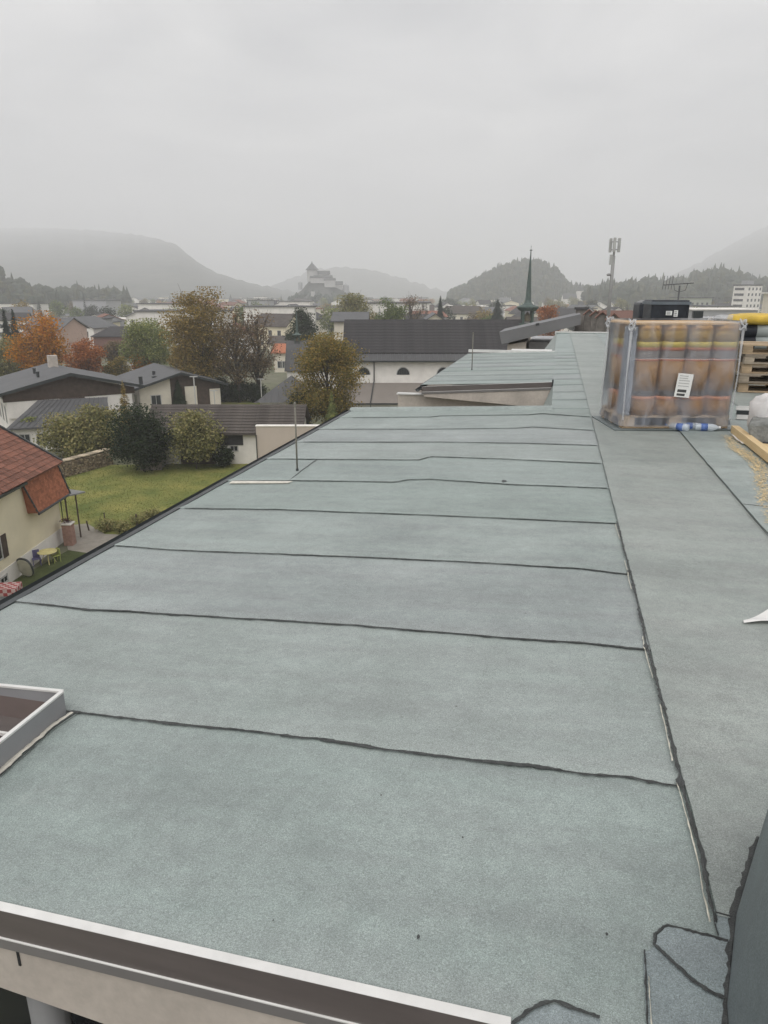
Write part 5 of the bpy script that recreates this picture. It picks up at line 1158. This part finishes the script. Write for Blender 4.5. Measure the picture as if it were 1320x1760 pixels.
# ---------------- water bottles lying before the pallet
M_pet = principled('clear_plastic')[0]; pb_ = M_pet.node_tree.nodes['Principled BSDF']; pb_.inputs['Base Color'].default_value = (.75,.82,.88,1); pb_.inputs['Alpha'].default_value = .5; pb_.inputs['Roughness'].default_value = .12
M_blue = mat('blue_label', (.10,.17,.42), .4, .2, 20); M_cap = mat('white_cap', (.75,.75,.75), .4)
for i, (px_, py_, rz_, lab) in enumerate(((1164, 741, 2.6, 'leftmost water bottle lying in front of the wrapped pallet'), (1186, 740, .08, 'middle water bottle lying in front of the wrapped pallet'), (1212, 742, .05, 'rightmost water bottle with blue label lying in front of the wrapped pallet'))):
    p = on_roof(px_, py_); bo = rthing('water_bottle', lab, 'bottle', (p.x, p.y - .02, ZR + .055), rz_)
    rot = Matrix.Rotation(math.pi/2, 4, 'Y')
    def bt(prof, nm, m_, par=bo):
        b0 = MB().lathe(prof, n=14); b0.v = [tuple(rot @ Vector(q)) for q in b0.v]; return b0.build(nm, m_, par, True)
    bt([(.028,-.12), (.04,-.112), (.041,-.05), (.038,-.02), (.041,.02), (.041,.06), (.03,.10), (.014,.125), (.013,.14)], 'bottle_body', M_pet)
    bt([(.0418,-.06), (.0418,.01)], 'bottle_label', M_blue); bt([(.015,.133), (.015,.152), (.001,.153)], 'cap', M_cap if i else M_blue)
# ---------------- black wrapped pallets behind
M_blackfilm = mat('black_film', (.022,.025,.032), .45, .35, 6, .4, 12, spec=.3)
def block_thing(name, label, l, rz, sx, sy, h, lid=None, labels=(), m=None):
    t = rthing(name, label, 'wrapped pallet', l, rz)
    mb = MB(); n = 48; zz = [0.02, .05, h*.3, h*.6, h*.9, h*.97, h]
    for z in zz:
        for i in range(n):
            a = 2*math.pi*i/n; c_, s_ = math.cos(a), math.sin(a); e = .13; g_ = 1 + .008*noise.noise(Vector((a*3, z*3, sx*9))) - (.02 if z == h else 0)
            mb.v.append((sx/2*g_*math.copysign(abs(c_)**e, c_), sy/2*g_*math.copysign(abs(s_)**e, s_), z))
    mb.f += [(j*n + i, j*n + (i+1) % n, (j+1)*n + (i+1) % n, (j+1)*n + i) for j in range(len(zz) - 1) for i in range(n)] + [tuple(range((len(zz)-1)*n, len(zz)*n)), tuple(range(n - 1, -1, -1))]
    body = mb.build('wrapped_load', m or M_blackfilm, t, True)
    if lid: MB().box(-sx/2 - .01, sx/2 + .01, -sy/2 - .01, sy/2 + .01, h*.955, h*.985).build('edge_band', mat('slate_band', (.13,.15,.17), .5), t)
    for (x, z, w_, hh) in labels:
        lb_ = MB().box(x, x + w_, -sy/2 - .016, -sy/2 - .012, z, z + hh).build('label', MATS['label_paper'], t)
        for k in range(3): MB().box(x + w_*.12, x + w_*.75, -sy/2 - .0175, -sy/2 - .0162, z + hh*(.2 + .25*k), z + hh*(.3 + .25*k)).build('print_line', M_ink, lb_)
    return t
q = lw(1148, 560, 11.4); x0, x1 = lw(1117, 530, 11.4).x, lw(1184, 530, 11.4).x
block_thing('black_wrapped_pallet', 'tall black-wrapped load with two small white labels behind the clear-wrapped pallet', ((x0 + x1)/2, 11.8, RZ_), .05, (x1 - x0), .78, lw(1150, 516, 11.4).z - RZ_, True, ((-.06, 1.17, .085, .06), (.05, 1.15, .055, .09)))
x0b = lw(1100, 530, 12.2).x; block_thing('black_wrapped_pallet', 'narrow black-wrapped load left of the tall labelled one', ((x0b + .28), 12.8, RZ_), .05, .56, .7, lw(1108, 521, 12.2).z - RZ_)
# stack of wooden pallets, dark bundle, sack on top
Yp = 12.1; pc = lw(1322, 676, Yp)
for k in range(5): pallet(None, (pc.x + .16 + (.02, -.03, .015, 0, -.02)[k], Yp + .4, RZ_ + k*.146), (-.05, .03, -.02, .04, 0)[k], ['lowest', 'second lowest', 'middle', 'second highest', 'topmost'][k] + ' wooden pallet of the stack at the right edge', M_pal2 if k % 2 else M_pal, group='stack of wooden pallets')
Yq = 14.2; x0 = lw(1258, 570, Yq).x
db = rthing('membrane_bundle', 'long bundle of dark roofing rolls with pale bands on the roof at the right edge', 'roll bundle', (x0 + .9, Yq + .3, RZ_))
zt_ = lw(1290, 556, Yq).z - RZ_
MB().box(-.85, .85, -.35, .35, 0, zt_ - .45).build('support_block', M_pal2, db)
for k in range(3):
    for j in range(2):
        yy, zz_ = -.25 + k*.25, zt_ - .33 + j*.2
        ro = MB().tube([(-.92, yy, zz_), (.92, yy, zz_)], .122, 14).build('roofing_roll', M_blackfilm, db, True)
        for xx in (-.5, .3): MB().tube([(xx, yy, zz_), (xx + .34, yy, zz_)], .1235, 14).build('paper_band', mat('pale_band', (.34,.37,.36), .5), ro, True)
        for xx in (-.14,): MB().tube([(xx, yy, zz_), (xx + .2, yy, zz_)], .1235, 14).build('paper_band', mat('green_band', (.05,.14,.10), .5), ro, True)
def cushion(name, label, cat, l, rz, sx, sy, sz, m, seed, tie=None, M2=None):
    t = rthing(name, label, cat, l, rz); nu, nv = 28, 14; mb = MB()
    for j in range(nv + 1):
        v_ = -math.pi/2 + math.pi*j/nv
        for i in range(nu):
            u = 2*math.pi*i/nu; e = .55
            f = lambda c_: math.copysign(abs(c_)**e, c_)
            x, y, z = f(math.cos(v_))*f(math.cos(u)), f(math.cos(v_))*f(math.sin(u)), f(math.sin(v_))
            d = 1 + .10*noise.noise(Vector((x*2, y*2, z*2 + seed))) + .04*noise.noise(Vector((x*6, y*6, z*6 + seed)))
            mb.v.append((x*sx/2*d, y*sy/2*d, max(0, (z + 1)/2*sz*(d if z > 0 else 1))))
    mb.f += [(j*nu + i, j*nu + (i+1) % nu, (j+1)*nu + (i+1) % nu, (j+1)*nu + i) for j in range(nv) for i in range(nu)]
    return t, mb.build('sack_body', m, t, True)
M_ysack = mat('yellow_sack', (.62,.42,.06), .5, .18, 3, .4, 14); M_wsack = mat('white_sack', (.68,.66,.65), .6, .06, 4, .5, 9)
zz = RZ_ + zt_ + .0
sk, _ = cushion('cement_sack', 'yellow and white plastic sack lying on the dark roll bundle', 'sack', (lw(1300, 545, Yq).x + .25, Yq + .22, RZ_ + zt_ - .03), .14, 1.35, .62, .2, M_ysack, 3)
cushion('film_sheet_roll', 'crumpled clear plastic sheet beside the yellow sack', 'plastic sheet', (lw(1243, 552, Yq).x + .08, Yq + .2, RZ_ + zt_ - .03), .3, .34, .4, .17, fw_, 8)
MB().box(-.28, -.08, -.268, -.262, .06, .11).build('sack_print', mat('orange_print', (.60,.22,.06), .6), sk)
# big white sack with grey foam block, timber beam, sawdust, rails
p = on_roof(1292, 768); 
s2, _ = cushion('white_sack', 'bulging white woven sack behind the grey block at the right edge', 'sack', (p.x + .40, p.y + .46, RZ_), .2, .66, .5, .47, M_wsack, 12)
gb = rthing('foam_block', 'rough grey block leaning against the white sack', 'block', (p.x + .16, p.y + .12, RZ_), -.35)
M_foam = mat('grey_foam', (.20,.205,.195), .95, .25, 14, .6, 40)
mb = MB().grid(lambda u, v: (0, 0, 0), 1, 1); mb.v = []; mb.f = []
mb.add([(-.13,-.12,.0), (.42,-.16,0), (.42,.16,0), (-.13,.16,.0), (-.19,-.10,.20), (.36,-.10,.30), (.36,.2,.34), (-.19,.2,.24)], [(0,3,2,1), (4,5,6,7), (0,1,5,4), (1,2,6,5), (2,3,7,6), (3,0,4,7)])
mb.build('block', M_foam, gb, bevel=.025); MB().box(-.02, .10, -.165, -.13, .0, .045).build('chipped_edge', M_dark, gb, bevel=.01)
t0, t1 = on_roof(1247, 748), on_roof(1322, 812); d = t1 - t0
bmm = rthing('timber_beam', 'fresh yellow timber beam lying on the roof at the right edge', 'beam', (t0.x + .05, t0.y, RZ_), math.atan2(d.y, d.x))
M_tim = mat('fresh_timber', (.58,.42,.22), .75, .16, 3, .25, 30, stretch=(1,10,10), col2=(.66,.51,.30))
MB().box(-.02, d.length + .9, 0, .075, .012, .092).build('beam', M_tim, bmm, bevel=.004)
MB().box(.4, d.length + .7, .10, .23, .0, .03).build('side_plank', M_tim, bmm, bevel=.003)
M_sheet = mat('white_sheet', (.70,.69,.67), .7, .05, 3)
MB().grid(lambda u, v: (.10 + .5*u, -.02 + .09*v, .0115 + .004*math.sin(u*9)), 8, 2).build('paper_strip', M_sheet, bmm)
sd_ = MB(); rr = random.Random(4); outl = [on_roof(*q) for q in ((1248,752), (1256,772), (1272,782), (1290,796), (1300,812), (1306,840), (1312,870), (1322,905))]
for _ in range(3000):
    i = rr.randrange(len(outl) - 1); c_ = outl[i].lerp(outl[i+1], rr.random()); x, y = c_.x + abs(rr.gauss(0, .055)) - .01 + rr.gauss(0, .02), c_.y + rr.gauss(0, .06); a = rr.uniform(0, 6.3); s = rr.uniform(.006, .020)
    if i > 5 and rr.random() < .5: continue
    z = ZR + .0185 + rr.uniform(0, .004)
    sd_.add([(x, y, z), (x + s*math.cos(a), y + s*math.sin(a), z + rr.uniform(-.001, .003)), (x + s*math.cos(a + 1.2), y + s*math.sin(a + 1.2), z)], [(0,1,2)])
tag(sd_.build('sawdust', mat('sawdust', (.66,.52,.30), .9, .15, 20)), 'pale yellow sawdust scattered along the timber beam', 'sawdust', kind='stuff'); bpy.data.objects['sawdust'].rotation_euler = (0, 0, -YAW)
for i, (py_, m_, lab) in enumerate(((706, M_alu, 'pale metal rail lying behind the white sack'), (714, M_gut, 'dark metal rail lying in front of the pale one'), (722, M_alu, 'thin pale rail nearest the white sack'))):
    q = on_roof(1262, py_); rl = rthing('metal_rail', lab, 'rail', (q.x + .02, q.y, RZ_), -.04 + .02*i)
    MB().box(0, 1.9, -.03, .03, 0, .012).build('flange', m_, rl); MB().box(0, 1.9, -.012, .012, .0122, .05).build('web', m_, rl)
# timber offcut and black roll left of the wrapped pallet
q = on_roof(1068, 640); ofc = rthing('timber_offcut', 'short upright timber offcut behind the left side of the wrapped pallet', 'timber', (q.x + .04, q.y, RZ_), .3)
MB().box(-.08, .10, -.09, .09, .03, .42).build('block', M_tim, ofc, bevel=.004); MB().box(-.2, .16, -.16, .16, 0, .03).build('base_board', mat('brown_board', (.20,.15,.10), .85), ofc)
q = on_roof(1060, 686); br = rthing('black_roll', 'short black roll end standing left of the wrapped pallet', 'roll', (q.x, q.y, RZ_))
MB().lathe([(.035,0), (.055,0), (.055,.17), (.035,.17)], n=18).build('roll', M_gut, br, True); MB().lathe([(.03,.002), (.03,.165)], n=14).build('core', M_pal, br)
# curled white backing sheet at the right edge
c = on_roof(1277, 1076); cs = rthing('curled_sheet', 'white curled backing sheet lying on the walkway at the right edge', 'sheet', (c.x, c.y, ZR + .014), R_(16))
MB().grid(lambda u, v: (.62*u, (.015 + .26*u**.8)*(v - .15), .004 + .16*u**1.5*(.35 + v*.9)*1.0 + .01*math.sin(u*11 + v*3)), 24, 8).build('sheet', M_sheet, cs, True)
# television antenna and vent pipe further along the roof
Ya = 22.0; q = lw(1165, 560, Ya); zt = lw(1166, 491, Ya).z
ta = rthing('television_antenna', 'rooftop television antenna with horizontal boom above the black-wrapped load', 'antenna', (lw(1165, 520, Ya).x, Ya, RZ_))
M_ant = mat('antenna_metal', (.12,.12,.125), .5)
h = zt - RZ_; MB().tube([(0,0,0), (0,0,h)], .022, 8).build('mast', M_ant, ta); x0, x1 = lw(1145, 491, Ya).x - q.x, lw(1197, 487, Ya).x - q.x
MB().tube([(x0, 0, h + .02), (x1, 0, h + .07)], .016, 6).build('boom', M_ant, ta)
for k in range(9):
    x = x0 + (x1 - x0)*(k + .5)/9; MB().tube([(x, -.22, h + .03 + .05*k/9), (x, .22, h + .03 + .05*k/9)], .005, 4).build('element', M_ant, ta)
for k in range(4):
    x = x0 - .02 + k*.07; MB().tube([(x, -.05*k, h - .1), (x + .03, -.05*k, h + .26)], .007, 4).build('reflector_rod', M_ant, ta)
MB().tube([(-.16, 0, h + .03), (-.12, 0, h - .12), (0, 0, h - .17), (.16, 0, h - .12), (.2, 0, h + .05)], .009, 5).build('brace', M_ant, ta)
q = lw(1196, 560, 16.5); vp = rthing('vent_pipe', 'dark bent vent pipe between black-wrapped load and dark bundle', 'pipe', (q.x, 16.5, RZ_))
MB().tube([(0,0,0), (0,0,.85), (0,0,1.0)], .07, 10).build('pipe', M_gut, vp, True); MB().box(-.09, .1, -.09, .09, .98, 1.12).build('head', M_gut, vp)
MB().tube([(-.30,0,.30), (-.26,0,.62), (-.16,0,.74), (0,0,.76)], .035, 8).build('hose', M_gut, vp, True)
q = lw(1230, 560, 18); bxx = rthing('vent_unit', 'low grey ventilation unit with slats left of the crumpled plastic sheet', 'ventilation unit', (q.x, 18, RZ_))
MB().box(-.5, .55, -.4, .4, 0, .95).build('housing', mat('unit_grey', (.40,.40,.41), .5), bxx)
for k in range(4): MB().box(-.42, .2, -.43, -.402, .62 + k*.08, .66 + k*.08).build('slat', M_frame, bxx)
